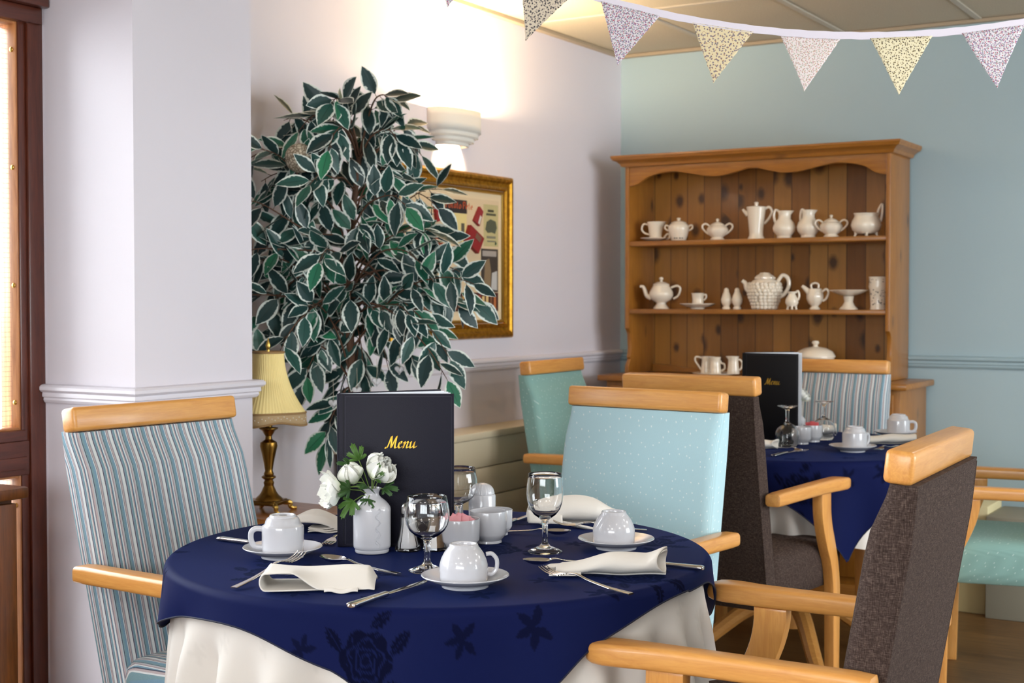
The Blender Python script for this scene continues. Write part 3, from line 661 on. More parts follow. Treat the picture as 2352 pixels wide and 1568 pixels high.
MB().lathe([(.043, .132), (.043, .137), (.034, .146), (.026, .150), (.018, .158), (.010, .158), (0, .16)], 30, fn=lambda a, z: 1+.08*math.cos(7*a)).build('lid', CREAMW, t)
t = pot('footed_jug', 'little cream jug on stubby feet, in front of the scroll handled creamer', 'jug', -2.026, Y_-.045, Z2, [(.010, .012), (.020, .014), (.0275, .028), (.0265, .042), (.018, .058), (.014, .066), (.018, .076)], [([(.014, 0, .07), (.025, 0, .078), (.03, 0, .06), (.026, 0, .04)], .0045)], fn=spouted(.076, .055, .25, PI), group='cream china on the pine dresser')
for a in (PI, -PI/2, 0, PI/2): MB().tube([(.018*math.cos(a), .018*math.sin(a), 0), (.017*math.cos(a), .017*math.sin(a), .006), (.014*math.cos(a), .014*math.sin(a), .02)], [.006, .004, .008], 10).build('foot', CREAMW, t)
pot('creamer', 'cream jug with a scrolled handle and looped lid beside the grape teapot', 'creamer', -1.941, Y_, Z2, [(.022, 0), (.023, .004), (.014, .014), (.026, .026), (.034, .044), (.035, .06), (.03, .078), (.027, .088)],
    [([(.03, 0, .074), (.046, 0, .086), (.056, 0, .072), (.046, 0, .046), (.032, 0, .036)], .005), ([(-.012, 0, .086), (-.016, 0, .104), (.0, 0, .112), (.014, 0, .106), (.014, 0, .09)], .0042)],
    spout=([(-.022, 0, .07), (-.04, 0, .088), (-.054, 0, .100)], .014, .006), fn=lambda a, z: 1+.03*math.cos(8*a))
t = thing('cake_stand', 'small cream cake stand with a scalloped plate, right part of second shelf', 'cake stand', (-1.792, Y_-.01, Z2), 0, 'cream china on the pine dresser')
MB().lathe([(0, 0), (.038, 0), (.039, .004), (.026, .016), (.018, .032), (.022, .056), (.0, .058)], 36).build('stem', CREAMW, t)
MB().lathe([(0, .0575), (.022, .0575), (.05, .066), (.078, .079), (.080, .0815), (.076, .083), (.05, .072), (0, .065)], 60, fn=lambda a, z: 1+(.025*math.cos(14*a) if z > .075 else 0)).build('plate', CREAMW, t)
t = thing('pierced_vase', 'straight cream vase with pierced sides at the right end of second shelf', 'vase', (-1.668, Y_-.01, Z2), 0, 'cream china on the pine dresser')
MB().lathe(wall_prof([(.032, 0), (.033, .004), (.031, .012), (.035, .08), (.039, .095), (.037, .108), (.037, .128), (.039, .136)]), 36).build('body', CREAMW, t)
m = MB(); rg = random.Random(9)
for k in range(120):
    a = rg.uniform(0, 2*PI); z = rg.choice([rg.uniform(.018, .085), rg.uniform(.018, .085), rg.uniform(.112, .126)]); r = (.0314+.0042*max(0, (z-.012)/.068) if z < .09 else .0373)
    q = rg.uniform(.0012, .003); m.lathe([(0, .0007), (q, .0004), (q, -.0005)], 8, Matrix.Rotation(a, 4, 'Z') @ Matrix.Translation((r, 0, z)) @ Matrix.Rotation(PI/2, 4, 'Y'))
o = m.build('piercing', HOLE, t); o['kind'] = 'stuff'
# worktop
t = thing('platter', 'cream platter under three small jugs on the dresser worktop', 'platter', (-2.355, 5.60, Z3), 0, 'cream china on the pine dresser')
MB().lathe([(0, .003), (.06, 0), (.062, .006), (.10, .014), (.101, .017), (.06, .009), (0, .009)], 44, fn=lambda a, z: 1+.02*math.cos(12*a)).build('plate', CREAMW, t)
SJ = [(.026, 0), (.027, .004), (.025, .02), (.022, .05), (.021, .062), (.025, .076)]
pot('cream_jug', 'slim cream jug with its loop handle facing the lilac wall, on the platter', 'jug', -2.405, 5.615, Z3+.0095, SJ, [([(-.02, 0, .07), (-.046, 0, .074), (-.05, 0, .058), (-.036, 0, .036), (-.024, 0, .018)], .0042)], fn=spouted(.076, .055, .35, 0))
pot('cream_jug', 'slim cream jug at the middle of the platter, handle towards the blue wall', 'jug', -2.352, 5.585, Z3+.0095, SJ, [([(.02, 0, .062), (.026, 0, .05), (.038, 0, .045), (.04, 0, .026), (.026, 0, .016)], .0042)], fn=spouted(.076, .055, .2, PI))
pot('cream_jug', 'slim cream jug half hidden by the far menu, beside the platter jugs', 'jug', -2.275, 5.60, Z3+.0135, SJ, [([(.02, 0, .062), (.03, 0, .06), (.038, 0, .045), (.034, 0, .026), (.026, 0, .016)], .0042)], fn=spouted(.076, .055, .35, PI))
pot('tureen', 'large lidded cream tureen with a moulded band on the dresser worktop', 'tureen', -1.93, 5.66, Z3, [(.055, 0), (.058, .006), (.075, .03), (.078, .07), (.078, .085), (.081, .092)], lid=[(.083, .092), (.083, .097), (.072, .116), (.045, .130), (.012, .136), (.009, .142), (.016, .151), (.012, .16), (0, .162)],
    fn=lambda a, z: 1+(.02*math.cos(14*a) if .02 < z < .08 else 0))

# ---------------------------------------------------------------- side table and brass lamp
st = thing('side_table', 'golden oak side table tucked behind the white pillar', 'table', (-2.64, 3.14, 0))
MB().bb(-.315, .315, -.155, .155, .596, .62, .005).build('table_top', OAK, st)
MB().bb(-.29, .29, -.13, .13, .53, .596, .002).build('apron', OAK, st)
for sx in (-1, 1):
    for sy in (-1, 1): MB().bb(sx*.28-.02, sx*.28+.02, sy*.12-.02, sy*.12+.02, 0, .53, .003).build('leg', BEECH['Z'], st)
lp = thing('table_lamp', 'brass baluster table lamp with a pleated cream shade on the oak side table', 'lamp', (-2.722, 3.11, .6203), math.radians(14))
m = MB().bb(-.046, .046, -.046, .046, .0205, .031, .003).bb(-.041, .041, -.041, .041, .0295, .034, .003)
m.lathe([(.0, .033), (.041, .033), (.039, .038), (.030, .046), (.023, .055), (.014, .0754), (.016, .084), (.0118, .0916), (.021, .0987), (.021, .102), (.014, .106), (.015, .1095), (.011, .1185), (.013, .13), (.0145, .14), (.021, .172), (.026, .192), (.024, .203), (.010, .212), (.0095, .221), (.016, .231), (.019, .237), (.028, .243), (.028, .2455), (.0115, .248), (.0105, .27), (.012, .29), (.012, .32), (0, .32)], 40)
m.build('base', BRASS, lp)
for sx in (-1, 1):
    for sy in (-1, 1): MB().tube(catmull([(sx*.032, sy*.032, .024), (sx*.046, sy*.046, .020), (sx*.046, sy*.046, .010), (sx*.052, sy*.052, .0042), (sx*.060, sy*.060, .0045)], 5), [.009-.0045*i/20 for i in range(21)], 8).build('foot', BRASSL, lp)
SHC = NT('pleated_silk').set(Base_Color=lin(240, 218, 150), Roughness=.7, Subsurface_Weight=.0).m
def shade_pt(u, v, grow=0.0, pleat=True):
    a = 2*PI*u; q = 8; sq = 1/(abs(math.cos(a))**3.4+abs(math.sin(a))**3.4)**(1/3.4)
    r = .041+.058*(1-v)**2.0; r = r*sq*1.0+grow
    if pleat: r += .0011*math.sin(a*64)
    drop = 0 if pleat else 0
    return (r*math.cos(a+PI/4), r*math.sin(a+PI/4), .292+.176*v)
solid(MB().grid(shade_pt, 256, 18, True).build('shade', SHC, lp, sharp=0), .0012)
TRIM = simple('braid_trim', lin(150, 118, 76), .8); LACE = simple('beaded_lace', lin(176, 150, 112), .75)
def fr(u, v):
    a = 2*PI*u; x, y, z = shade_pt(u, 0, .001, False); wv = .5-.5*math.cos(4*a+PI)   # droops at the corners
    return (x*(1+.02*v), y*(1+.02*v), z-v*(.026+.010*(.5-.5*math.cos(4*a))))
m = MB().grid(lambda u, v: fr(u, 1-v), 128, 4, True).build('lace_band', LACE, lp, sharp=0); solid(m, .0015)
for vv in (0, 1): MB().tube([fr(i/96, vv) for i in range(97)], .0032, 6).build('braid', TRIM, lp)
MB().tube([shade_pt(i/96, 1, .001, False) for i in range(97)], .0035, 6).build('braid', TRIM, lp)
for i, vv in enumerate((0,)):
    m = MB()
    for k in range(72):
        x, y, z = fr((k+.5)/72, .3+.4*((k*7) % 5)/5); m.lathe([(0, -.0018), (.0016, -.0008), (.0018, 0), (.0016, .0008), (0, .0018)], 8, Matrix.Translation((x*1.012, y*1.012, z)))
    m.build('beads', simple('glass_beads', lin(236, 228, 214), .15), lp)
MB().lathe([(0, .465), (.006, .466), (.004, .472), (.0055, .48), (.0075, .488), (.004, .498), (.0015, .508), (0, .512)], 16).build('finial', BRASSL, lp)
m = MB()
for a in range(4): m.tube([(0, 0, .466), (.036*math.cos(a*PI/2), .036*math.sin(a*PI/2), .466)], .0015, 6)
m.tube([(0, 0, .31), (0, 0, .468)], .003, 6).build('harp', BRASS, lp)

# ---------------------------------------------------------------- artificial variegated ficus
RT = Vector((.8554, .5180, 0)); FW = Vector((-.5180, .8554, 0)); UP = Vector((0, 0, 1))
def leaf_mat():
    t = NT('variegated_leaf'); e = t.attr('edge')[2]; hv = t.attr('hue')[2]; n_ = t.noise(t.coord('Object'), 95, 2)
    k = t.math('ADD', e, t.math('MULTIPLY', t.math('SUBTRACT', n_, .5), .55))
    g = t.ramp(hv, [(0, lin(26, 52, 54)), (.45, lin(32, 66, 64)), (.75, lin(40, 84, 76)), (.92, lin(36, 106, 80)), (1, lin(48, 128, 90))])
    vein = t.math('LESS_THAN', e, .05); g = t.mix(t.math('MULTIPLY', vein, .5), g, lin(20, 48, 42))
    c = t.mix(t.ramp(k, [(.72, (0, 0, 0)), (.80, (1, 1, 1))]), g, lin(222, 230, 222))
    t.set(Base_Color=c, Roughness=.42, Specular_IOR_Level=.4); return t.m
LEAF = leaf_mat()
BARK = wood('ficus_bark', lin(112, 78, 56), lin(66, 44, 32), 'Z', 2.5, .8, .8, coat=0)
TB = Vector((-2.70, 3.478, 0))
fic = thing('artificial_ficus', 'variegated artificial ficus tree in the corner between pillar and gilt picture', 'plant', TB)
POT = simple('brown_glazed_pot', lin(96, 60, 40), .4)
MB().lathe([(0, 0), (.085, 0), (.095, .01), (.12, .2), (.128, .235), (.13, .25), (.122, .25), (.112, .21), (0, .21)], 40).build('pot', POT, fic)
MB().lathe([(0, .214), (.1115, .211), (0, .2105)], 30).build('soil', simple('moss', lin(70, 66, 40), .95), fic)
def rel(px, py, d=0.0): return RT*((px-795)*4.35/3180)+UP*(1.24-(py-690)*4.35/3180)+FW*d
rg = random.Random(11)
tr = [Vector((0, 0, .2)), rel(800, 1000), rel(797, 880, .005), rel(792, 760, -.01), rel(786, 640, 0), rel(795, 540, .01), rel(805, 440, 0), rel(815, 360)]
trunk = catmull(tr, 8)
MB().tube(trunk, [.017-.009*i/(len(trunk)-1) for i in range(len(trunk))], 10).build('trunk', BARK, fic)
tips = [(890, 240), (922, 275), (770, 250), (742, 268), (640, 275), (690, 305), (610, 355), (598, 420), (950, 345), (905, 325), (835, 300), (995, 430), (990, 470), (975, 530), (1005, 560), (1080, 690), (1075, 650), (1040, 620), (1005, 655), (1035, 700), (955, 600),
        (600, 530), (600, 600), (610, 665), (645, 640), (610, 748), (655, 800), (690, 870), (705, 840), (760, 950), (742, 1005), (790, 900), (880, 840), (940, 815), (1020, 860), (1025, 815), (985, 765), (935, 720), (865, 500), (800, 430), (725, 430), (685, 560), (745, 600),
        (880, 640), (850, 720), (770, 770), (715, 700), (900, 560), (665, 480), (885, 400), (760, 350), (825, 850), (560, 470), (545, 600), (535, 700), (560, 390), (830, 590), (930, 480), (700, 640), (640, 720), (860, 440), (730, 500), (800, 680), (960, 660), (640, 560), (690, 380), (560, 800), (850, 350), (910, 690), (640, 430), (820, 520), (760, 690), (955, 560), (625, 640)]
lv = []; lf = []; edge = []; hue = []; brm = MB()
def add_leaf(base, d, nrm, L, wd, h):
    d = d.normalized(); s_ = d.cross(nrm).normalized(); n_ = s_.cross(d); nl, nw = 8, 4; o = len(lv); bend = rg.uniform(-.02, .16); fold = rg.uniform(.05, .28)
    for i in range(nl+1):
        u = i/nl; prof = (math.sin(PI*min(1, u*1.0))**.85)*(1-.42*u)*1.28 if 0 < u < 1 else 0.0
        prof = max(prof, .02 if u < 1 else 0)
        for j in range(-nw, nw+1):
            q = j/nw; p = base+d*(L*u)+s_*(wd*.5*prof*q)+n_*(abs(q)*wd*.5*prof*fold-bend*L*u*u)
            lv.append(p); edge.append(max(abs(q), sm(.82, 1.0, u)*.9, .0)); hue.append(h)
    w_ = 2*nw+1
    for i in range(nl):
        for j in range(2*nw): a = o+i*w_+j; lf.append((a, a+1, a+w_+1, a+w_))
VIEW = -FW
for k, (px, py) in enumerate(tips):
    dep = rg.uniform(-.22, .16); tip = rel(px, py, dep)
    wall_lim = (-2.975+.03)-TB.x
    if tip.x < wall_lim+.05: tip += FW*((tip.x-(wall_lim+.05))/.518)
    zb = max(.95, min(1.72, tip.z-rg.uniform(-.02, .26) if tip.z > 1.15 else tip.z+rg.uniform(.12, .3)))
    b = min(trunk, key=lambda p: abs(p.z-zb)); mid = b.lerp(tip, .5)+UP*rg.uniform(.02, .10)
    P = catmull([b, b.lerp(mid, .5)+UP*.02, mid, mid.lerp(tip, .6)+UP*.02, tip], 6)
    brm.tube(P, [.0042-.003*i/(len(P)-1) for i in range(len(P))], 5)
    nleaf = rg.randint(9, 12); side = 1; ln = len(P)-1
    for i in range(nleaf):
        f = .30+.70*i/(nleaf-1); x = f*ln; i0 = min(int(x), ln-1); p = P[i0].lerp(P[i0+1], x-i0); t = (P[i0+1]-P[i0]).normalized(); side = -side
        lat = t.cross(VIEW).normalized()*side
        d = (t*.6+lat*rg.uniform(.35, .95)+UP*rg.uniform(-.75, .25)+Vector((rg.uniform(-.3, .3), rg.uniform(-.3, .3), 0))) if i < nleaf-1 else t+UP*-.2
        nrm = (VIEW*rg.uniform(.3, 1)+UP*rg.uniform(.2, .9)+Vector((rg.uniform(-.5, .5), rg.uniform(-.5, .5), rg.uniform(-.2, .3)))).normalized()
        L = rg.uniform(.080, .112)
        end = p+d.normalized()*(L+.012)
        if end.x < wall_lim or p.x < wall_lim: continue
        st = p+d.normalized()*.012; brm.tube([p, st], .0011, 4)
        add_leaf(st, d, nrm, L, L*rg.uniform(.42, .54), rg.random()**1.15)
brm.build('branches', BARK, fic, sharp=0)
me = bpy.data.meshes.new('foliage'); me.from_pydata(lv, [], lf); me.shade_smooth(); me.materials.append(LEAF)
for nm, dat in (('edge', edge), ('hue', hue)): me.attributes.new(nm, 'FLOAT', 'POINT').data.foreach_set('value', dat)
fo = bpy.data.objects.new('foliage', me); C.objects.link(fo); fo.parent = fic

# hearts hanging in the tree
HG = simple('frosted_heart_glass', lin(226, 226, 230), .15, Transmission_Weight=.35, IOR=1.45)
def heart_pts(s):
    out = []
    for i in range(28):
        a = 2*PI*i/28; out.append((s*16*math.sin(a)**3/17, s*(13*math.cos(a)-5*math.cos(2*a)-2*math.cos(3*a)-math.cos(4*a))/17))
    return out
for px, py, d, lab in ((862, 872, -.12, 'frosted glass heart nearest the menu top, hanging low in the ficus'), (912, 846, -.10, 'frosted glass heart hanging furthest towards the picture in the ficus'), (818, 892, -.13, 'frosted glass heart hanging beside the ficus trunk above the menu'), (762, 922, -.1, 'frosted glass heart hanging beside the lampshade in the ficus')):
    h = thing('heart_ornament', lab, 'ornament', TB+rel(px, py, d), YAW, 'hearts hanging in the ficus')
    o = MB().prism(heart_pts(.016), .008, Matrix(((1, 0, 0, 0), (0, 0, -1, .004), (0, 1, 0, 0), (0, 0, 0, 1))), .003).build('heart', HG, h)
    MB().tube([(0, 0, .008), (.001, 0, .03), (0, 0, .07)], .0006, 5).build('thread', simple('thread', lin(190, 180, 160), .8), h)
def ball_mat():
    t = NT('woven_twig'); vo = t.n('ShaderNodeTexVoronoi', feature='DISTANCE_TO_EDGE'); t.put(vo.inputs['Vector'], t.coord('Object')); vo.inputs['Scale'].default_value = 90
    t.set(Base_Color=t.ramp(vo.outputs['Distance'], [(.02, lin(120, 104, 84)), (.2, lin(206, 194, 172))]), Roughness=.9); t.bump(vo.outputs['Distance'], .8, .004); return t.m
tb = MB().lathe([(.0001, -.045)]+[(.045*math.cos(a), .045*math.sin(a)) for a in [math.radians(q) for q in range(-80, 81, 10)]]+[(.0001, .045)], 32).build('twig_ball', ball_mat())
tb.location = TB+rel(692, 372, -.13); tag(tb, 'pale woven twig ball nestling in the upper ficus leaves', 'ornament')

# ---------------------------------------------------------------- dining chairs
def chair(label, fabric, loc, rot, group=None, pipe=False, lean=0.0, lift=0.0):
    t = thing('dining_chair', label, 'chair', (loc[0], loc[1], 0), math.radians(rot), group)
    # upholstered back, leaning
    rings = []
    for z in [.345, .36, .40, .46, .54, .62, .70, .78, .84, .88, .91, .935, .952, .957]:
        k = sm(.86, .957, z); hw = .2345-.002*(z-.36)/.6; fr_ = .043*(1-.46*k); bk = .030-.006*k
        if z < .35: fr_ *= .8; bk *= .8
        y0 = .102-(.105+lean)*((z-.345)/.612)
        loop = [p for p in rrect(0, y0+(fr_-bk)/2, hw, (fr_+bk)/2, .026, 6)[:14]]+[p for p in rrect(0, y0+(fr_-bk)/2, hw, (fr_+bk)/2, .007, 6)[14:]]
        rings.append([(x, y+(.010*(1-(x/hw)**2) if y > y0 else 0), z) for x, y in loop])
    def stripes(o, vals): o.data.attributes.new('stripe', 'FLOAT', 'POINT').data.foreach_set('value', vals)
    bk_ = MB().loft(rings).build('backrest', fabric, t, sharp=50)
    sv = []
    for r in rings:
        ym = max(p[1] for p in r)
        for x, y, z in r: sv.append(x if (abs(x) < .205 or y < ym-.08) else x+math.copysign(max(0, ym-.010-y), x))
    stripes(bk_, sv)
    if pipe:
        for s in (-1, 1): MB().tube([(s*(.232-.002*(z-.36)/.6), .102-(.105+lean)*((z-.345)/.612)-.028+.006*sm(.86, .957, z), z) for z in (.36, .5, .65, .8, .86, .9, .95)], .0026, 8).build('piping', PIPE, bk_)
    M = Matrix.Translation((0, .0035-lean*1.05, .9835)) @ Matrix.Rotation(math.radians(6)+lean, 4, 'X')
    m = MB().box((0, 0, 0), (.466, .047, .053), None, .009, 3); m.v = [tuple(M @ Vector(v)) for v in m.v]; m.build('top_rail', BEECH['X'], t)
    # seat: crowned cushion
    def seat_ring(z, k):
        out = []
        for x, y in rrect(0, .335, .246, .235, .05, 7):
            tp = 1+.035*(y-.335)/.235; out.append(((x*tp)*k, .335+(y-.335)*k, z))
        return out
    rings = [seat_ring(.342, .95), seat_ring(.346, .985), seat_ring(.38, 1.0), seat_ring(.432, 1.005), seat_ring(.452, .99), seat_ring(.466, .95), seat_ring(.474, .86), seat_ring(.479, .65), seat_ring(.481, .3), seat_ring(.4815, .02)]
    rings = [[(x, y, z+.022) for x, y, z in r] for r in rings]
    stripes(MB().loft(rings).build('seat', fabric, t, sharp=60), [p[0] for r in rings for p in r])
    for s in (-1, 1):
        # arm: swept section, bulging and rounded at the front
        rings = []
        for y, w_, xo, h, zt in [(.028, .021, 0, .014, .665), (.030, .024, 0, .017, .667), (.06, .025, 0, .0185, .668), (.2, .025, 0, .0185, .669), (.33, .0255, .001, .019, .670), (.40, .028, .004, .019, .6705), (.44, .0315, .009, .019, .671), (.47, .033, .012, .0185, .671), (.49, .030, .013, .017, .671), (.502, .022, .013, .014, .670), (.508, .010, .012, .008, .668)]:
            rings.append([(s*(.267+xo)+x, y, zt+lift-.0185+z) for x, z in rrect(0, 0, w_, h, .0095, 3)])
        MB().loft(rings).build('armrest', BEECH['Y'], t, sharp=50)
        side = [(.335, .633+lift), (.337, .60), (.35, .55), (.376, .49), (.404, .44), (.418, .39), (.424, .33), (.428, .15), (.432, 0)]
        fr2 = [(.472, 0), (.472, .15), (.474, .33), (.470, .39), (.456, .45), (.432, .51), (.412, .56), (.404, .60), (.403, .633+lift)]
        sp = [(p.x, p.y) for p in catmull([(a, b, 0) for a, b in side], 4)]; fp = [(p.x, p.y) for p in catmull([(a, b, 0) for a, b in fr2], 4)]
        Mx = Matrix(((0, 0, 1, s*.266-.0175), (1, 0, 0, 0), (0, 1, 0, 0), (0, 0, 0, 1)))
        MB().prism(sp+fp, .035, Mx, .004).build('leg', BEECH['Z'], t)
        back = [(.085, .40), (.075, .30), (.055, .20), (.02, .10), (-.03, 0)]; bf = [(.005, 0), (.055, .10), (.095, .20), (.118, .30), (.13, .40)]
        sp = [(p.x, p.y) for p in catmull([(a, b, 0) for a, b in back], 4)]; fp = [(p.x, p.y) for p in catmull([(a, b, 0) for a, b in bf], 4)]
        Mx = Matrix(((0, 0, 1, s*.218-.0165), (1, 0, 0, 0), (0, 1, 0, 0), (0, 0, 0, 1)))
        MB().prism(sp+fp, .033, Mx, .004).build('leg', BEECH['Z'], t)
    return t
chair('striped blue and mauve dining chair in front of the white pillar, beside the nearer table', STRIPE, (-2.270, 2.266), -94.5, None, False, .060, .022)
chair('pale blue dotted dining chair pulled up behind the nearer navy table', SKY, (-1.57, 3.27), 174)
far_side = chair('brown tweed dining chair seen from behind, facing the far table', TWEED, (-1.629, 3.678), -5, 'brown tweed dining chairs', True, 0.0, .020)
far_side.scale = (.935, 1, 1.016)
chair('brown tweed dining chair closest to the camera, turned sideways at the nearer table', TWEED, (-.594, 2.350), 92, 'brown tweed dining chairs', True)
chair('teal dotted dining chair beside the radiator casing and lilac wall', TEAL, (-2.68, 4.73), -88, 'teal dotted dining chairs')
chair('striped dining chair against the pine dresser behind the far table', STRIPE, (-1.741, 5.285), 180)
chair('teal dotted dining chair cut by the frame edge, its arms towards far table', TEAL, (-.678, 4.682), 100, 'teal dotted dining chairs')

# ---------------------------------------------------------------- tables and their cloths
def rose(u, v, cx, cy, r, rot):
    x, y = u-cx, v-cy; x, y = x*math.cos(rot)+y*math.sin(rot), -x*math.sin(rot)+y*math.cos(rot); d = math.hypot(x, y)/r
    if d > 2.3: return 0
    a = math.atan2(y, x)
    if d < 1.08:
        for k, b in enumerate((.20, .42, .68, 1.0)):
            e = d*(1+.12*math.sin((3+k)*a+1.7*k))
            if e < b+.035:
                if e > b-.03 and k < 3: return .15
                return .15 if (k and abs(((3+k)*a+1.7*k+PI/2+.8*(e-b)*8) % (2*PI)-PI) > PI-.16*(1+.5/k)) else 1.0
    best = 0
    for k, (la, ld, ll, lw) in enumerate(((.5, 1.45, .55, .22), (1.2, 1.5, .5, .2), (-.6, 1.5, .6, .24), (2.6, 1.45, .55, .22), (-2.2, 1.5, .5, .2), (3.6, 1.7, .5, .18), (-1.4, 1.75, .55, .2))):
        px, py = x/r-ld*math.cos(la), y/r-ld*math.sin(la); q = la+.5*(-1)**k; e, f = px*math.cos(q)+py*math.sin(q), -px*math.sin(q)+py*math.cos(q)
        if abs(e) < ll and abs(f) < lw*(1-(e/ll)**2)*(1+.25*math.sin(e*38)): best = 1 if abs(f) > .02 else .3
    return best
def sprig(u, v, cx, cy, r, rot):
    x, y = (u-cx)/r, (v-cy)/r
    if x*x+y*y > 1.6: return 0
    for k in range(5):
        a = rot+k*1.1; px, py = x-.5*math.cos(a), y-.5*math.sin(a); e, f = px*math.cos(a)+py*math.sin(a), -px*math.sin(a)+py*math.cos(a)
        if abs(e) < .5 and abs(f) < .2*(1-(e/.5)**2): return 1
    return 0
def drape(name, ctr, zt, R, rho, thick_r, flare, folds, parent, mat, motifs=None, nt=720, ns=110, hem=None, seed=1, s0=.0, amp=.2, lead=0.0):
    """flat disc of radius R whose cloth falls over the rim; rho(theta) is where the cloth ends"""
    vs = []; fs = []; mot = []; rf = random.Random(seed); ph = [rf.uniform(0, 6.28) for _ in range(6)]; edgepts = []
    for i in range(nt):
        th = 2*PI*i/nt; rm = rho(th); ct, s_ = math.cos(th), math.sin(th)
        for j in range(ns+1):
            q = j/ns; q = q if s0 == 0 else s0+(1-s0)*q; r = rm*q
            if r <= R: rr, z = r, 0.0
            else:
                h = r-R; b = thick_r*PI/2
                if h < b: a = h/thick_r; rr = R+thick_r*math.sin(a); z = -thick_r*(1-math.cos(a)); hh = 0
                else: rr = R+thick_r; hh = h-b; z = -thick_r-hh*.985
                wv = folds(th, ph); rr += flare*h*min(1, h/.02)+wv*amp*h*sm(lead, lead+.12, h)
            vs.append((ctr[0]+rr*ct, ctr[1]+rr*s_, zt+z)); mot.append(motifs(r*ct, r*s_) if motifs else 0.0)
            if j == ns: edgepts.append(vs[-1])
    n_ = ns+1
    for i in range(nt):
        k = (i+1) % nt
        for j in range(ns):
            if j == 0 and s0 == 0: fs.append((i*n_, i*n_+1, k*n_+1))
            else: fs.append((i*n_+j, i*n_+j+1, k*n_+j+1, k*n_+j))
    me = bpy.data.meshes.new(name); me.from_pydata(vs, [], fs); me.shade_smooth(); me.materials.append(mat)
    me.attributes.new('motif', 'FLOAT', 'POINT').data.foreach_set('value', mot)
    o = bpy.data.objects.new(name, me); C.objects.link(o)
    if hem: MB().tube(edgepts[::2]+[edgepts[0]], .0016, 6).build('hem', hem, o, sharp=0)
    return o
def square(edges):
    def f(th):
        best = 9
        for ang, d in edges:
            c_ = math.cos(th-math.radians(ang))
            if c_ > .05: best = min(best, d/c_)
        return best
    return f
def hem_line(pts):
    a = sorted((t % 360, h) for t, h in pts); a = [(a[-1][0]-360, a[-1][1])]+a+[(a[0][0]+360, a[0][1]), (a[1][0]+360, a[1][1])]
    def f(th):
        t = math.degrees(th) % 360
        for i in range(1, len(a)-1):
            if a[i][0] <= t <= a[i+1][0] or (i == 1 and t < a[1][0]):
                if t < a[1][0]: i = 0
                (t1, p1), (t2, p2) = a[i], a[i+1]; u = (t-t1)/(t2-t1); p0 = a[max(i-1, 0)][1]; p3 = a[min(i+2, len(a)-1)][1]
                m1, m2 = (p2-p0)*.42, (p3-p1)*.42
                return .525+(2*u**3-3*u*u+1)*p1+(u**3-2*u*u+u)*m1+(-2*u**3+3*u*u)*p2+(u**3-u*u)*m2
        return .6
    return f
def folds_navy(th, ph): return .55*math.sin(11*th+ph[0])+.35*math.sin(17*th+ph[1])+.25*math.sin(5*th+ph[2])
def folds_white(th, ph): return abs(math.sin(2*(th+math.radians(52))))**.8*(.75*math.sin(26*th+ph[0]+1.2*math.sin(3*th+ph[3]))+.4*math.sin(15*th+ph[1]))
roses = [(.225, -.575, .048, .4), (-.30, -.12, .045, 1.0), (-.13, -.355, .05, 2.0), (.32, .30, .05, .3), (-.1, .35, .05, 1.5), (.46, -.05, .05, .8), (.1, .06, .045, 2.5), (-.42, .25, .05, .2), (-.5, -.3, .045, .7)]
sprigs = [(.33, -.16, .03, .2), (.30, -.32, .034, 1.3), (.16, -.44, .032, .7), (.44, -.36, .04, 2.2), (.10, -.60, .03, .4), (-.22, -.27, .03, 2.0), (.05, -.28, .03, 1), (.47, -.20, .035, 0), (.36, -.46, .035, 1.7), (-.36, -.43, .03, .3), (.20, .2, .03, 1), (-.1, -.02, .03, 2), (.02, -.47, .03, 1.9)]
def motif(u, v):
    for c_ in roses:
        m_ = rose(u, v, *c_)
        if m_: return m_
    for c_ in sprigs:
        if sprig(u, v, *c_): return .8
    return 0.0
def table(label, ctr, top_z, cl_label, un_label, edges, seed, hang, near):
    t = thing('round_table', label, 'table', (ctr[0], ctr[1], 0), .4)
    MB().lathe([(0, top_z-.030), (.51, top_z-.030), (.517, top_z-.026), (.518, top_z-.012), (.512, top_z-.007), (0, top_z-.0065)], 80).build('table_top', OAK, t)
    MB().lathe([(0, .10), (.045, .10), (.05, .13), (.035, .2), (.03, .4), (.045, .6), (.06, .66), (.09, .7), (0, .7)], 30).build('pedestal', BEECH['Z'], t)
    for k in range(4):
        a = k*PI/2+.2
        P = catmull([(.03*math.cos(a), .03*math.sin(a), .2), (.16*math.cos(a), .16*math.sin(a), .16), (.30*math.cos(a), .30*math.sin(a), .06), (.37*math.cos(a), .37*math.sin(a), .022)], 6)
        MB().tube(P, [.032-.010*i/18 for i in range(19)], 10, 1.0).build('leg', BEECH['X'], t)
    u = drape('undercloth', ctr, top_z-.0035, .512, lambda th: .515+hang+.012*math.sin(7*th), .008, .05, folds_white, None, IVORYC,
              (lambda a, b: .7 if any(sprig(a, b, x*.115+.03*(y % 2), y*.1, .022, x+y) for x in (round(a/.115), round(a/.115)-1) for y in (round(b/.1),)) else 0.0) if near else None, 560, 70, None, seed+3, .3, .17, .04)
    tag(u, un_label, 'tablecloth', 'ivory undercloths')
    c_ = drape('tablecloth', ctr, top_z, .525, edges, .013, .10, folds_navy, None, NAVY, motif, 1300 if near else 480, 230 if near else 100, HEM, seed, 0, .12, -.02)
    tag(c_, cl_label, 'tablecloth', 'navy tablecloths')
    return t
TC = (-1.557, 2.294); FC = (-1.66, 4.63); TZ = .740
table('round dining table under the nearer navy cloth', TC, TZ, 'navy damask tablecloth with menu, flowers and cups on the nearer table', 'ivory undercloth hanging below the nearer navy cloth', hem_line([(-150, .16), (-134, .125), (-115, .075), (-96, .060), (-75, .112), (-62, .185), (-52, .262), (-43, .185), (-27, .082), (-8, .034), (10, .035), (24, .07), (40, .16), (83, .07), (128, .22), (172, .08)]), 4, .27, True)
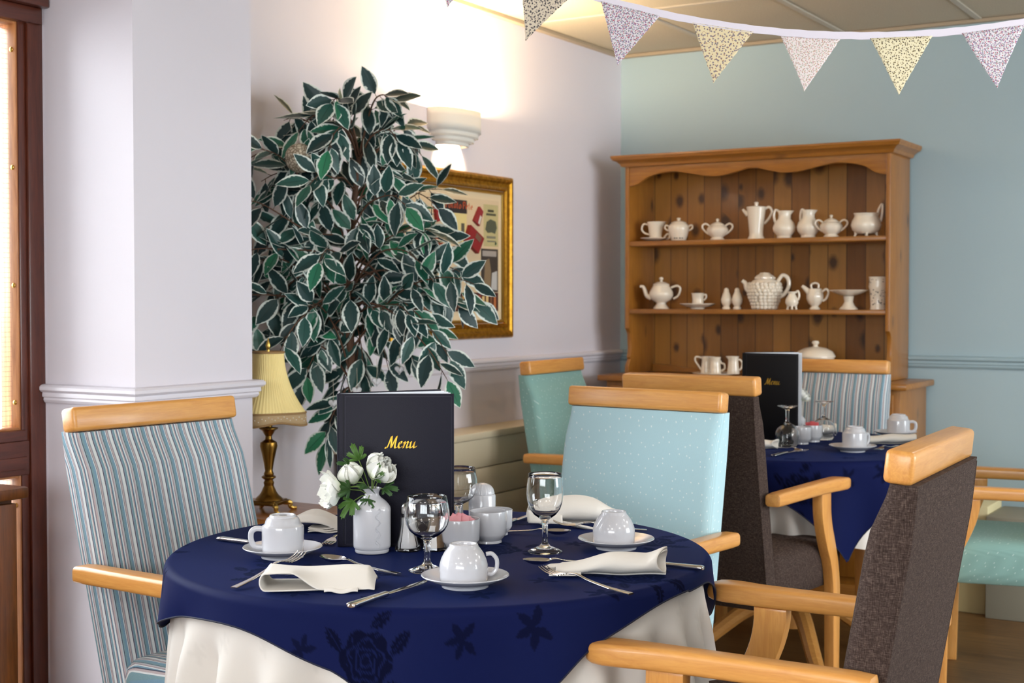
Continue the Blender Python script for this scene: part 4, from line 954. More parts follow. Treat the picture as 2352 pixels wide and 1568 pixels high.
table('round dining table under the far navy cloth, beside pine dresser', FC, TZ, 'navy tablecloth on the far table beside the pine dresser, one corner hanging', 'ivory undercloth showing below the far navy cloth', square([(-98, .60), (-8, .60), (82, .60), (172, .60)]), 8, .27, False)

# ---------------------------------------------------------------- tableware
T0 = TZ+.0006
def saucer(label, x, y, z=T0, group='white saucers on the tables'):
    t = thing('saucer', label, 'saucer', (x, y, z), 0, group)
    MB().lathe([(0, .003), (.034, .003), (.036, 0), (.041, 0), (.042, .004), (.062, .0125), (.0755, .019), (.0772, .0205), (.0765, .0218), (.072, .0205), (.056, .0135), (.040, .0085), (.036, .0072), (0, .0072)], 64).build('plate', CHINA, t)
    return t
def tulip_cup(label, x, y, z, rz):
    t = thing('teacup', label, 'cup', (x, y, z), rz, 'upturned white cups')
    out = [(.0402, 0), (.0415, .0012), (.0418, .006), (.0420, .016), (.0428, .022), (.0425, .030), (.0395, .040), (.0345, .050), (.0290, .0575), (.0258, .0615), (.0252, .0645), (.0240, .0662), (.0222, .0662), (.0212, .0645), (.0208, .0615), (0, .0612)]
    inn = [(0, .056), (.020, .056), (.032, .048), (.0375, .038), (.0400, .028), (.0398, .016), (.039, .001)]
    MB().lathe(list(reversed(inn))[0:0]+[(r, z_) for r, z_ in reversed(out)]+[(r, z_) for r, z_ in reversed(inn)], 72, fn=lambda a, z_: 1+(.009*math.sin(30*a)*math.sin(z_*900) if .004 < z_ < .018 else 0)).build('body', CHINA, t, sharp=60)
    hand([(.0395, 0, .046), (.050, 0, .0465), (.0585, 0, .036), (.0580, 0, .020), (.0500, 0, .011), (.0410, 0, .0125)], .0038, 10, 8).build('handle', CHINA, t)
    return t
def stack_cup(label, x, y, z, rz):
    t = thing('stacking_cup', label, 'cup', (x, y, z), rz, 'upturned stacking cups')
    out = [(.0392, 0), (.0402, .0012), (.0405, .01), (.0408, .0495), (.0400, .0535), (.0372, .0555), (.0352, .0572), (.0338, .0620), (.0315, .0672), (.0292, .0695), (.0262, .0705), (.0255, .0735), (.0243, .0750), (.0222, .0750), (.0215, .0722), (0, .0718)]
    inn = [(.0380, .001), (.0380, .05), (.030, .064), (0, .066)]
    MB().lathe(inn[::-1]+out, 64).build('body', CHINA, t, sharp=40)
    MB().lathe([(0, .0724), (.0075, .0724), (.0075, .0721), (0, .0721)], 20, Matrix.Translation((0, -.012, 0)) @ Matrix.Diagonal((1, .35, 1, 1))).build('foot_mark', simple('dark_mark', lin(60, 58, 60), .6), t)
    P = catmull([(.0392, 0, .0475), (.052, 0, .0480), (.0605, 0, .0415), (.0610, 0, .026), (.0545, 0, .0145), (.0392, 0, .0115)], 8)
    MB().tube(P, .0048, 12, 1.15).build('handle', CHINA, t)
    return t
ang_of = lambda x, y: math.atan2(y, x)
LEFT = YAW+PI; RIGHT = YAW
saucer('white saucer under the stacking cup, left side of nearer table', -1.774, 2.066)
stack_cup('upturned stacking cup with its handle to the left, on the nearer table', -1.775, 2.068, T0+.0078, LEFT+.10)
saucer('white saucer under the upturned teacup nearest the camera', -1.318, 2.018)
tulip_cup('upturned teacup nearest the camera, handle showing at its right', -1.325, 2.024, T0+.0078, RIGHT+.16)
saucer('white saucer by the pale blue chair, under an upturned teacup', -1.262, 2.490)
tulip_cup('upturned teacup in front of the pale blue chair, handle hidden', -1.270, 2.495, T0+.0078, RIGHT+PI/2)
saucer('white saucer at the front of the far table', -1.405, 4.50)
stack_cup('upturned stacking cup at the front of the far table, handle behind it', -1.403, 4.515, T0+.0078, RIGHT+.5)
saucer('white saucer at the back of the far table', -1.423, 5.065)
stack_cup('upturned stacking cup at the back of the far table against the blue wall', -1.415, 5.078, T0+.0078, RIGHT-.25)

def glass(label, x, y, prof_out, inner, flip=0.0):
    M = None
    m = MB().lathe(prof_out+inner, 64)
    o = m.build('wine_glass', GLASS, sharp=0); tag(o, label, 'glass', 'stemmed wine glasses')
    o.location = (x, y, T0+flip)
    if flip: o.rotation_euler = (PI, 0, 0)
    return o
ROUND_O = [(0, 0), (.0335, 0), (.0350, .0012), (.0345, .0028), (.024, .0065), (.0110, .0115), (.0065, .019), (.0058, .030), (.0060, .052), (.0075, .0615), (.013, .0655), (.024, .0715), (.0335, .081), (.0395, .093), (.0418, .106), (.0412, .120), (.0385, .135), (.0362, .1475), (.0357, .1482)]
ROUND_I = [(.0350, .1475), (.0372, .135), (.0398, .120), (.0404, .106), (.0381, .093), (.032, .082), (.023, .0735), (.012, .0685), (0, .0672)]
TALL_O = [(0, 0), (.0335, 0), (.0348, .0012), (.0343, .0028), (.024, .0075), (.0110, .013), (.0062, .020), (.0056, .032), (.0058, .056), (.0070, .067), (.012, .0715), (.022, .079), (.0305, .091), (.0352, .106), (.0368, .122), (.0362, .140), (.0342, .156), (.0330, .1645), (.0325, .1652)]
TALL_I = [(.0318, .1645), (.0330, .156), (.0349, .140), (.0354, .122), (.0338, .106), (.029, .092), (.021, .081), (.011, .075), (0, .0735)]
TALL_O = [(r, z*.95) for r, z in TALL_O]; TALL_I = [(r, z*.95) for r, z in TALL_I]
ROUND_O = [(r, z*.94) for r, z in ROUND_O]; ROUND_I = [(r, z*.94) for r, z in ROUND_I]
glass('round bowled wine glass before the menu, in front of the salt and pepper', -1.454, 2.098, ROUND_O, ROUND_I)
glass('tall bowled wine glass by the pale blue chair', -1.363, 2.377, TALL_O, TALL_I)
glass('wine glass half hidden behind the open edge of the nearer menu', -1.645, 2.492, ROUND_O, ROUND_I)
glass('wine glass standing on its rim beside the far menu', -1.652, 4.556, ROUND_O, ROUND_I, .1484*.94)
glass('wine glass standing on its rim against the far striped chair', -1.615, 4.83, ROUND_O, ROUND_I, .1484*.94)

# menus
def menu(label, x, y, rz, wd, ht, openang, near=True, mat=LEATHER):
    t = thing('menu', label, 'menu', (x, y, T0), rz, 'standing menus')
    c_ = MB().box((wd/2, 0, ht/2), (wd, .0035, ht), None, .0014).build('front_cover', mat, t)
    R_ = Matrix.Rotation(openang, 4, 'Z')
    m = MB().box((wd/2, 0, ht/2+.0015), (wd, .0035, ht), None, .0014); m.v = [tuple(R_ @ Vector(v)+Vector((0, .008, 0))) for v in m.v]; m.build('back_cover', mat, t)
    MB().box((-.001, .004, ht/2), (.004, .012, ht), None, .0018).build('spine', mat, t)
    for k, f in enumerate((.25, .5, .75)):
        R_ = Matrix.Rotation(openang*f, 4, 'Z'); m = MB().box((wd/2-.003, 0, ht/2+.002), (wd-.010, .0008, ht-.004))
        m.v = [tuple(R_ @ Vector(v)+Vector((.002, .004, 0))) for v in m.v]; m.build('page', PAPER, t, smooth=False)
    FM = Matrix(((1, 0, 0, 0), (0, 0, -1, -.00178), (0, 1, 0, 0), (0, 0, 0, 1)))
    k = wd/.241
    letters(MENU, .0255*k, .15, math.radians(28), .0003, FM @ Matrix.Translation((wd*.405, ht*.645, 0)), .12).build('lettering', GOLD, c_, sharp=20)
    m = MB()
    m.box((.010, -.00178, ht/2), (.0012, .0006, ht-.004)).build('hinge_crease', BLACKL, c_)
    m = MB()
    for (a, b, c2, d2) in ((.014, wd-.005, .0055, .0060), (.014, wd-.005, ht-.006, ht-.0055)): m.box(((a+b)/2, -.00176, (c2+d2)/2), (b-a, .0003, d2-c2))
    m.box((wd-.0052, -.00176, ht/2), (.0005, .0003, ht-.011)).box((.0142, -.00176, ht/2), (.0005, .0003, ht-.011)).build('stitching', simple('stitch_line', lin(58, 58, 72), .7), c_)
    return t
menu('navy menu folder with gold Menu lettering standing on the nearer table', -1.750, 2.211, math.radians(32), .234, .311, math.radians(30))
menu('black menu folder with gold Menu lettering standing on the far table', -1.868, 4.69, math.radians(-4), .213, .312, math.radians(58), False, BLACKL)

# vase and flowers
def vase(label, x, y, k=1.0, relief=True):
    t = thing('bud_vase', label, 'vase', (x, y, T0), YAW, 'bottle shaped bud vases')
    pr = [(0, .002), (.030, 0), (.0330, .001), (.0342, .004), (.0338, .0075), (.0345, .0085), (.0368, .0115), (.0372, .016), (.0372, .086), (.0364, .0905), (.033, .096), (.026, .1035), (.0185, .109), (.0145, .114), (.0138, .118), (.0155, .123), (.0188, .1265), (.0190, .1282), (.0172, .1285), (.0135, .124), (.0118, .117), (.012, .111), (.03, .095), (.034, .085), (.034, .012), (0, .008)]
    MB().lathe([(r*k, z*k) for r, z in pr], 56).build('body', CHINA, t, sharp=40)
    if relief:
        m = MB(); r = .0374; a0 = -PI/2+.42
        def on(a, z): return (r*math.cos(a0+a), r*math.sin(a0+a), z)
        m.tube(catmull([on(.10*math.sin(i*.95), .014+i*.0034) for i in range(22)], 3), .0009, 6)
        for i in range(6):
            z = .02+i*.0122; s_ = 1 if i % 2 else -1
            m.tube(catmull([on(.02*s_, z), on(.14*s_, z+.005), on(.10*s_, z+.010), on(.03*s_, z+.007)], 4), .0008, 6)
        m.build('relief', CHINA, t)
    return t
VX, VY = -1.657, 2.199
vase('white bottle shaped bud vase holding three blooms before the nearer menu', VX, VY)
PET = NT('white_petal'); _e = PET.attr('tone')[2]; PET.set(Base_Color=PET.ramp(_e, [(0, lin(190, 208, 140)), (.25, lin(234, 238, 214)), (.6, lin(246, 246, 240))]), Roughness=.6, Subsurface_Weight=.0); PET = PET.m
GRN = simple('fresh_green_leaf', lin(74, 112, 44), .5); GRN2 = simple('dark_green_leaf', lin(48, 84, 36), .5); STM = simple('green_stem', lin(104, 130, 56), .5); EYEC = simple('dark_flower_eye', lin(62, 92, 40), .7)
def bloom(label, head, face, size, stem_from, seed, closed=.5, leaves=()):
    """white anemone like flower: petal rings, centre, stem and leaves; head is relative to the vase foot"""
    rf = random.Random(seed); t = thing('white_flower', label, 'flower', (VX, VY, T0), 0, 'white blooms in the bud vase')
    f = Vector(face).normalized(); q = f.to_track_quat('Z', 'Y').to_matrix().to_4x4(); M = Matrix.Translation(head) @ q
    pv = []; pf = []; tone = []
    for ring, (n_, ln, tilt) in enumerate(((7, size*1.12, .95-.55*closed), (6, size*1.0, .55-.45*closed), (5, size*.72, .15-.35*closed))):
        for k in range(n_):
            a = 2*PI*(k+.4*ring)/n_+rf.uniform(-.15, .15); o = len(pv); tl = tilt+rf.uniform(-.14, .14); l2 = ln*rf.uniform(.9, 1.08)
            for i in range(9):
                u = i/8; wd = l2*.50*math.sin(PI*min(1, .12+.80*u))**.7*(1 if u < .9 else .85)
                for j in range(-4, 5):
                    v = j/4; rr = .004+l2*u*math.sin(max(.05, tl+.9*(.6-u)*closed+.35*(1-u))); zz = l2*u*math.cos(tl*.9-.2*(1-u))*.9-.006+(.10*l2*v*v)+rf.uniform(-.0006, .0006)
                    x, y = rr, v*wd*(1-.06*abs(v)); ruf = .0016*math.sin(9*v+k+ring)*u*u
                    pv.append(M @ Vector((x*math.cos(a)-y*math.sin(a), x*math.sin(a)+y*math.cos(a), zz+ruf))); tone.append(u*.9+.1*abs(v))
            for i in range(8):
                for j in range(8): b = o+i*9+j; pf.append((b, b+1, b+10, b+9))
    me = bpy.data.meshes.new('petals'); me.from_pydata(pv, [], pf); me.shade_smooth(); me.materials.append(PET); me.attributes.new('tone', 'FLOAT', 'POINT').data.foreach_set('value', tone)
    po = bpy.data.objects.new('petals', me); C.objects.link(po); po.parent = t
    m = MB()
    for k in range(26):
        a = k*2.4; r = .0016*math.sqrt(k); p = M @ Vector((r*math.cos(a), r*math.sin(a), .004)); e = M @ Vector((r*1.7*math.cos(a), r*1.7*math.sin(a), .018+.003*rf.random())); m.tube([p, e], [.0006, .0011], 5)
    m.build('flower_eye', EYEC, t)
    s0 = Vector(stem_from); h = Vector(head)-f*.004; MB().tube(catmull([s0, s0.lerp(h, .45)+UP*.012, h], 8), .0016, 6).build('stem', STM, t)
    for (base, dr_, sz, mt) in leaves:
        base = Vector(base); d = Vector(dr_).normalized(); n_ = (Vector((.3, -.7, .6))-d*Vector((.3, -.7, .6)).dot(d)).normalized(); s_ = d.cross(n_)
        out = []
        for (la, ll) in ((-1.25, .55), (-.62, .82), (0, 1.0), (.62, .82), (1.25, .55)):
            for da, kk in ((-.26, .60), (-.17, .92), (-.06, .9), (.0, 1.0), (.07, .9), (.17, .93), (.26, .60)):
                a = la+da; r = ll*kk; out.append((r*math.cos(a), r*math.sin(a)))
            out.append((.34*math.cos(la+.31), .34*math.sin(la+.31)))
        c0 = base+d*sz*.12; vs = [c0]+[c0+(d*x+s_*y)*sz*.9+n_*(.10*sz*math.sin(x*4+y*3)-.16*sz*x*x) for x, y in [(-.04, -.06)]+out+[(-.04, .06)]]
        lf_ = MB().add(vs, [(0, i, i+1) for i in range(1, len(vs)-1)]); o = lf_.build('leaf', mt, t, sharp=0, recalc=False); solid(o, .0006)
        MB().tube([s0.lerp(base, .1), s0.lerp(base, .6)+UP*.004, c0], .0009, 5).build('leaf_stalk', STM, t)
L3 = lambda lat, z, d=0: tuple(RT*lat+UP*z+FW*d)
mouth = L3(.0, .112)
bloom('white bloom drooping to the left of the bud vase, seen edge on', L3(-.062, .128, -.018), tuple(RT*-.93+FW*-.35+UP*-.05), .046, mouth, 1, .25, [(L3(-.035, .128, -.03), L3(-1, .15, -.4), .044, GRN2), (L3(-.03, .110, -.03), L3(-.6, -.7, -.4), .046, GRN), (L3(-.005, .112, -.02), L3(-.1, -.8, -.5), .034, GRN2)])
bloom('white half open bloom between the two larger ones in the vase', L3(-.036, .142, .004), tuple(RT*-.35+FW*-.25+UP*.9), .040, mouth, 2, .95, [(L3(-.025, .178, .01), L3(-.35, .9, -.2), .040, GRN), (L3(-.038, .165, .02), L3(-.9, .4, -.2), .036, GRN2)])
bloom('large white bloom at the top of the bud vase, tilted to the right', L3(.004, .152, -.004), tuple(RT*.62+FW*-.30+UP*.72), .050, mouth, 3, .7, [(L3(.008, .145, -.02), L3(.1, .7, -.5), .042, GRN), (L3(.02, .128, -.01), L3(.9, .1, -.4), .036, GRN2), (L3(.0, .130, -.03), L3(-.3, .3, -.9), .040, GRN2), (L3(.018, .150, 0), L3(.8, .4, -.2), .03, GRN)])
# far vase with one visible bloom
vase('white bud vase almost hidden behind the far menu', -1.700, 4.79, .8, False)
VX, VY = -1.700, 4.79
bloom('single white bloom leaning past the open edge of far menu', L3(.012, .150, -.01), tuple(RT*.6+FW*-.4+UP*.6), .036, L3(0, .09), 4, .8, [(L3(.0, .12, 0), L3(-.5, .6, -.4), .03, GRN)])

# salt and pepper
def cruet(label, x, y, fill, cap, grp):
    t = thing('cruet', label, 'shaker', (x, y, T0), .3, grp)
    n8 = lambda a, z: 1.0/max(math.cos(((a+PI/8) % (PI/4))-PI/8), .5)*.985
    MB().lathe([(0, .0), (.0235, 0), (.0245, .003), (.0225, .014), (.0175, .032), (.0142, .055), (.0140, .074), (.0140, .0745), (.0128, .0745), (.0126, .055), (.0155, .032), (.0195, .014), (.0195, .006), (0, .005)], 64, fn=n8).build('glass_body', GLASS, t, sharp=20)
    MB().lathe([(0, .0065), (.0185, .0065), (.0188, .013), (.0146, .032), (.0120, .052), (.0118, .066), (0, .066)], 24).build('filling', fill, t)
    MB().lathe([(.0145, .0752), (.0152, .080), (.0145, .088), (.0105, .0955), (.004, .099), (0, .0995), (0, .0752)], 28).build('cap', cap, t)
CHROME = simple('cruet_cap', (.72, .70, .68, 1), .2, 1)
cruet('glass salt shaker full of white salt at the foot of the nearer menu', -1.606, 2.250, simple('salt', lin(240, 240, 242), .8), CHROME, 'salt and pepper shakers')
cruet('glass pepper shaker full of brown pepper beside the salt', -1.562, 2.284, simple('ground_pepper', lin(150, 122, 92), .9), CHROME, 'salt and pepper shakers')

# sugar bowls, sachets, lidded pot
def bowl(label, x, y, r=.0405, h=.062):
    t = thing('sugar_bowl', label, 'bowl', (x, y, T0), 0, 'straight sided white bowls')
    MB().lathe([(0, .002), (r*.70, 0), (r*.74, .001), (r*.72, .006), (r*.80, .0095), (r*.95, .0165), (r*.985, .020), (r, h-.002), (r*.985, h), (r*.955, h-.001), (r*.93, .02), (r*.7, .012), (0, .010)], 56).build('body', CHINA, t, sharp=40)
bowl('white bowl of pink sachets on the nearer table', -1.527, 2.318)
bowl('empty white bowl just behind the pink sachets, nearer table', -1.518, 2.412, .038, .066)
bowl('white bowl behind the others at the foot of the lidded pot', -1.555, 2.500, .036, .055)
bowl('white bowl beside the upside down glass, far table', -1.630, 4.640, .033, .060)
bowl('white bowl of red sachets on the far table', -1.622, 4.735, .033, .060)
def sachets(x, y, z, mat, n, lab, grp, seed, r=.018):
    rf = random.Random(seed)
    for k in range(n):
        o = MB(); W_, H_ = .031, .043
        o.grid(lambda u, v: ((u-.5)*W_, (.0028*(1-(2*u-1)**4)*(1-(2*v-1)**4)), (v-.5)*H_), 9, 9).grid(lambda u, v: ((u-.5)*W_, -(.0028*(1-(2*u-1)**4)*(1-(2*v-1)**4)), (v-.5)*H_), 9, 9)
        s_ = o.build('sugar_sachet', mat, sharp=0); tag(s_, lab, 'sachet', grp)
        s_.location = (x+rf.uniform(-.010, .010), y+(-r+2*r*k/(n-1))*.7, z); s_.rotation_euler = (rf.uniform(-.42, .1), rf.uniform(-.7, .7), YAW+rf.uniform(-.5, .5))
PINK = simple('pink_paper', lin(240, 168, 178), .7); REDP = simple('red_paper', lin(206, 84, 88), .7)
sachets(-1.527, 2.318, T0+.047, PINK, 6, 'pink paper sachet standing in the white bowl on the nearer table', 'pink sachets', 4)
sachets(-1.622, 4.735, T0+.048, REDP, 5, 'red paper sachet standing in the white bowl on the far table', 'red sachets', 6, .014)
t = thing('lidded_pot', 'white lidded pot with a domed ribbed lid behind the nearer bowls', 'pot', (-1.612, 2.536, T0), RIGHT, None)
MB().lathe([(0, .002), (.024, 0), (.0285, .003), (.0295, .010), (.0295, .076), (.028, .079), (0, .079)], 44).build('body', CHINA, t, sharp=40)
MB().lathe([(.0262, .0792), (.0262, .083), (.0245, .090), (.019, .0975), (.011, .1015), (.004, .103), (0, .103)], 60, fn=lambda a, z: 1+.02*math.cos(20*a)).build('lid', CHINA, t, sharp=60)
hand([(-.028, 0, .066), (-.042, 0, .066), (-.046, 0, .045), (-.04, 0, .025), (-.028, 0, .022)], .004).build('handle', CHINA, t)

# cutlery
def fork_mesh():
    m = MB(); P = catmull([(0, 0, .0035), (.05, 0, .0032), (.095, 0, .0065), (.120, 0, .0110), (.138, 0, .0095)], 6); n_ = len(P)
    def wd(x): return .0068-.0036*sm(0, .10, x)+.0006*math.sin(min(x, .01)*300)
    rings = [[(p.x, a*wd(p.x), p.z+b*.0016) for a, b in rrect(0, 0, 1, 1, .6, 3)] for p in P]; m.loft(rings)
    m.grid(lambda u, v: (.136+.022*u, (v-.5)*2*(.0034+.0088*sm(0, .8, u)), .0095-.0062*sm(0, 1, u)+.0008), 10, 9).grid(lambda u, v: (.136+.022*u, (v-.5)*2*(.0034+.0088*sm(0, .8, u)), .0095-.0062*sm(0, 1, u)-.0008), 10, 9)
    for k in range(4):
        y = -.0102+.0068*k; Q = catmull([(.155, y, .0038), (.172, y, .0022), (.188, y, .0040), (.203, y*.97, .0095)], 5)
        m.tube(Q, [.0021-.0011*i/(len(Q)-1) for i in range(len(Q))], 8, .7)
    return m
def spoon_mesh():
    m = MB(); P = catmull([(0, 0, .0035), (.05, 0, .0032), (.10, 0, .0065), (.122, 0, .0105), (.134, 0, .0095)], 6)
    def wd(x): return .0066-.0034*sm(0, .10, x)
    m.loft([[(p.x, a*wd(p.x), p.z+b*.0016) for a, b in rrect(0, 0, 1, 1, .6, 3)] for p in P])
    def bowl_(off):
        def f(u, v):
            a = 2*PI*u; r = max(v, .001); x = .161+.029*r*math.cos(a)+.001; y = .0195*r*math.sin(a)*(1-.10*math.cos(a)); d = (1-r**2.2)
            return (x, y, .0098-.0085*d+off*(.3+.7*d))
        return f
    m.grid(bowl_(0), 40, 12, True).grid(bowl_(-.0013), 40, 12, True)
    m.loft([[Vector(bowl_(0)(i/40, 1)) for i in range(40)], [Vector(bowl_(-.0013)(i/40, 1)) for i in range(40)]], caps=False)
    return m
def knife_mesh():
    m = MB(); P = [0, .002, .006, .012, .03, .06, .085, .098, .102]
    W_ = [.0058, .0088, .0094, .0086, .0078, .0066, .0058, .0062, .0050]
    m.loft([[(x, a*w_, .0042+b*(.0040 if x > .004 else .0032)) for a, b in rrect(0, 0, 1, 1, .55, 3)] for x, w_ in zip(P, W_)])
    out = [(.100, -.0050), (.12, -.0068), (.16, -.0085), (.195, -.0090), (.212, -.0075), (.222, -.0015), (.223, .0030), (.218, .0052), (.10, .0050)]
    m.prism(out, .0015, Matrix.Translation((0, 0, .0030)), .0004)
    return m
CUT = {}
for k, fnm, nm in (('fork', fork_mesh, 'fork'), ('spoon', spoon_mesh, 'spoon'), ('knife', knife_mesh, 'knife')): CUT[k] = fnm
first = {}
def cutlery(kind, label, x, y, deg, tip_up=0.0, flip=False, dz=0.0):
    if kind not in first: o = CUT[kind]().build('table_'+kind, STEEL, sharp=40); first[kind] = o
    else: o = first[kind].copy(); C.objects.link(o)
    tag(o, label, kind, {'fork': 'table forks', 'spoon': 'dessert spoons', 'knife': 'table knives'}[kind])
    o.location = (x, y, T0+.0003+dz); o.rotation_mode = 'XYZ'
    o.rotation_euler = (PI if flip else 0, -tip_up, math.radians(deg))
    if flip: o.location.z += .0125
    return o
cutlery('fork', 'steel fork with tines over the folded napkin, at the left front', -1.643, 1.785, 94.3, .125)
cutlery('spoon', 'steel spoon between the napkin and the saucer of the stacking cup', -1.471, 2.033, 176.5, .045)
cutlery('knife', 'steel knife running under the saucer nearest the camera', -1.383, 1.775, 90.5, .012)
cutlery('knife', 'steel knife on the nearer table with its blade behind the stacking cup', -2.012, 2.142, -5, .01)
cutlery('fork', 'steel fork half hidden behind the spine of the nearer menu', -1.832, 2.382, -74, .0)
cutlery('spoon', 'dark steel spoon tucked under the rolled napkin at the right front', -1.195, 2.338, -121, .075)
cutlery('fork', 'steel fork with raised tines before the rolled napkin, nearest the front chair', -1.034, 2.096, 168, .075)
cutlery('knife', 'steel knife pinned under the rolled napkin, handle towards the table edge', -1.018, 2.366, -174, .012)
cutlery('spoon', 'steel spoon lying behind the tall wine glass, its bowl by the rear napkin', -1.590, 2.518, 12, .02)
cutlery('knife', 'steel knife sliding under the rear napkin by the white bowls', -1.592, 2.560, 96, .015)
cutlery('fork', 'steel fork behind the saucer by the pale blue chair, tines on the napkin', -1.295, 2.700, -148, .075)
cutlery('knife', 'steel knife at the front of the far table', -1.570, 4.205, 86, .01)
cutlery('fork', 'steel fork crossing behind the knife on the far table', -1.665, 4.482, -42, .02)
cutlery('fork', 'steel fork at the right of the far front saucer', -1.318, 4.72, -95, .02)

# napkins
def nap_thing(label, o, x, y, rz):
    tag(o, label, 'napkin', 'ivory linen napkins'); o.location = (x, y, T0+.0012); o.rotation_euler = (0, 0, rz); return o
def folded(L, Dp, h):
    """sheet turned back over a soft nose at x = 0, the front edge tucked down beyond the middle"""
    def f(u, v):
        y = v*Dp
        if u < .30: x = L*.62*(1-u/.30); z = .0012; y2 = y-.012*sm(0, .3, u)*(1-v)
        elif u < .42: a = PI*(u-.30)/.12; x = -.011*math.sin(a); z = .0012+(h-.001)*.5*(1-math.cos(a)); y2 = y-.012*(1-v)
        else:
            q = (u-.42)/.58; x = L*q; z = h-.004*q+.0022*math.sin(q*7+v*3); y2 = y-.012*(1-v)*(1-q)
            k = sm(.22, .52, q); dr = (1-v)**3.2 if v < 1 else 0
            z = z*(1-k*dr*.93)+.0012*k*dr; y2 -= .010*k*math.sin(PI*min(1, (1-v)*1.6))*(v < .63)
            e = sm(.90, 1.0, q); z = z*(1-.72*e*e)+.002*e
            b = sm(.8, 1, v); z = z*(1-.6*b*b)
        return (x, y2, z)
    return MB().grid(f, 90, 28)
o = folded(.186, .092, .033).build('napkin', LINEN, sharp=0); solid(o, .0028, -1, 1)
nap_thing('folded ivory napkin at the left front of the nearer table, beside a fork', o, -1.583, 1.800, YAW+.03)
tl = MB().grid(lambda u, v: (.100+.058*u, -.0125+.016*v-.006*math.sin(u*3), .0014+.0045*math.sin(PI*v)+.0015*math.sin(u*9)), 24, 8).build('napkin_tail', LINEN, o, sharp=0); solid(tl, .0018, -1)
def rolled(L, w_, h, turns=1.7, taper=.45, shear=.05, curl=.0, dome=False):
    def f(u, v):
        a = -PI/2+2*PI*turns*v; k = 1-.42*v; lift = 1-taper*sm(.62, 0, u) if False else 1-taper*(1-sm(0, .55, u))
        if dome: lift = .50+.50*math.sin(PI*(.14+.80*u))**.8; k *= 1-.55*sm(.72, 1, u)
        y = w_*k*math.cos(a); z = h*lift*(.5+.5*k*math.sin(a))
        x = L*u-shear*(1-u)*v*1.0+.004*math.sin(a*2+u*5)
        if curl: e = sm(.82, 1, u); z += curl*e*(.5+.5*math.sin(a)); x += .010*e*math.cos(a)
        return (x, y, max(z, .0006)+.0012*math.sin(u*11+a))
    return MB().grid(f, 48, 100)
o = rolled(.178, .037, .041, 1.6, .55, .034, .012).build('napkin', LINEN, sharp=0); solid(o, .0022, 0)
nap_thing('rolled ivory napkin with a looped end at the right front of the nearer table', o, -1.218, 2.200, math.radians(29))
for k in range(4):
    e = MB().grid(lambda u, v: (-.030+.012*k+.058*u, -.033+.006*k+.046*v*(1-.3*u), .003+.0035*k+.010*u*math.sin(PI*v)+.003*math.sin(v*7+k)), 10, 14).build('napkin_layer', LINEN, o, sharp=0); solid(e, .0016, 0)
o = rolled(.165, .060, .066, 1.4, .30, .03, dome=True).build('napkin', LINEN, sharp=0); solid(o, .0024, 0)
nap_thing('plump ivory napkin behind the tall wine glass, by the pale blue chair', o, -1.540, 2.668, math.radians(38))
e = MB().grid(lambda u, v: (-.035+.075*u, -.048+.020*v-.01*u, .002+.034*math.sin(PI*(.08+.84*v))*(1-.35*u)), 16, 16).build('napkin_fold', LINEN, o, sharp=0); solid(e, .003, 0)
for k in range(5):
    e = MB().grid(lambda u, v: (.03+.010*k+.045*u, -.052-.006*k-.010*u+.012*v, .012-.0015*k-.010*u+.003*math.sin(v*8)), 10, 8).build('napkin_layer', LINEN, o, sharp=0); solid(e, .0018, 0)
def flatfold(L, Dp, h):
    def f(u, v):
        hump = h*math.exp(-((u-.28)/.24)**2)+.012; return (L*u, Dp*v, (hump+.003*math.sin(u*16)*(1-v))*(1-.75*sm(.75, 1, v))*(1-.35*(1-sm(0, .2, v))))
    return MB().grid(f, 50, 24)
o = flatfold(.18, .12, .026).build('napkin', LINEN, sharp=0); solid(o, .003, -1)
nap_thing('ivory napkin lying flat between the stacking cup and the menu spine', o, -1.957, 2.288, YAW-.05)
for k in range(3):
    e = MB().grid(lambda u, v: (.05+.125*u, -.006+.05*v+.003*k, .0015+.0032*k+.0018*math.sin(u*13+k)*(1-v)), 40, 6).build('napkin_layer', LINEN, o, sharp=0); solid(e, .0018, 0)
o = rolled(.10, .026, .028, 1.7, .1, .02, .004).build('napkin', LINEN, sharp=0); solid(o, .0022, 0)
nap_thing('rolled ivory napkin showing past the brown chair on the far table', o, -1.745, 4.415, math.radians(20))
o = rolled(.175, .034, .034, 1.5, .2, .03).build('napkin', LINEN, sharp=0); solid(o, .0022, 0)
nap_thing('rolled ivory napkin between the two cups on the far table', o, -1.432, 4.745, math.radians(40))
o = rolled(.13, .042, .046, 1.4, .2, .03).build('napkin', LINEN, sharp=0); solid(o, .0024, 0)
nap_thing('ivory napkin humped behind the far upside down glass', o, -1.735, 4.925, math.radians(34))

# ---------------------------------------------------------------- boxes on the floor by the blue wall
t = thing('storage_box', 'cream lidded storage box on the floor against the blue wall', 'box', (-1.33, 5.74, 0))
CRB = simple('cream_board', lin(196, 178, 130), .7)
MB().bb(-.16, .115, -.12, .12, 0, .335, .004).build('body', CRB, t)
MB().bb(-.166, .121, -.126, .126, .335, .43, .006).build('lid', simple('pale_cream_board', lin(214, 200, 156), .7), t)
MB().bb(-.168, .123, -.128, .128, .19, .205, .003).bb(-.168, .123, -.128, .128, .215, .228, .003).build('band', simple('brown_band', lin(96, 66, 30), .7), t)
t = thing('crate', 'grey crate with paired hand slots beside the cream storage box', 'crate', (-1.06, 5.72, 0))
GRC = simple('grey_board', lin(150, 146, 130), .7)
MB().bb(-.145, .19, -.16, .16, 0, .40, .004).build('body', GRC, t)
m = MB()
for x in (-.075, -.055): m.box((x, -.1605, .235), (.010, .003, .034), Matrix.Rotation(.25, 4, 'Y'), .003)
m.build('hand_slot', simple('slot_dark', lin(24, 20, 16), .9), t)
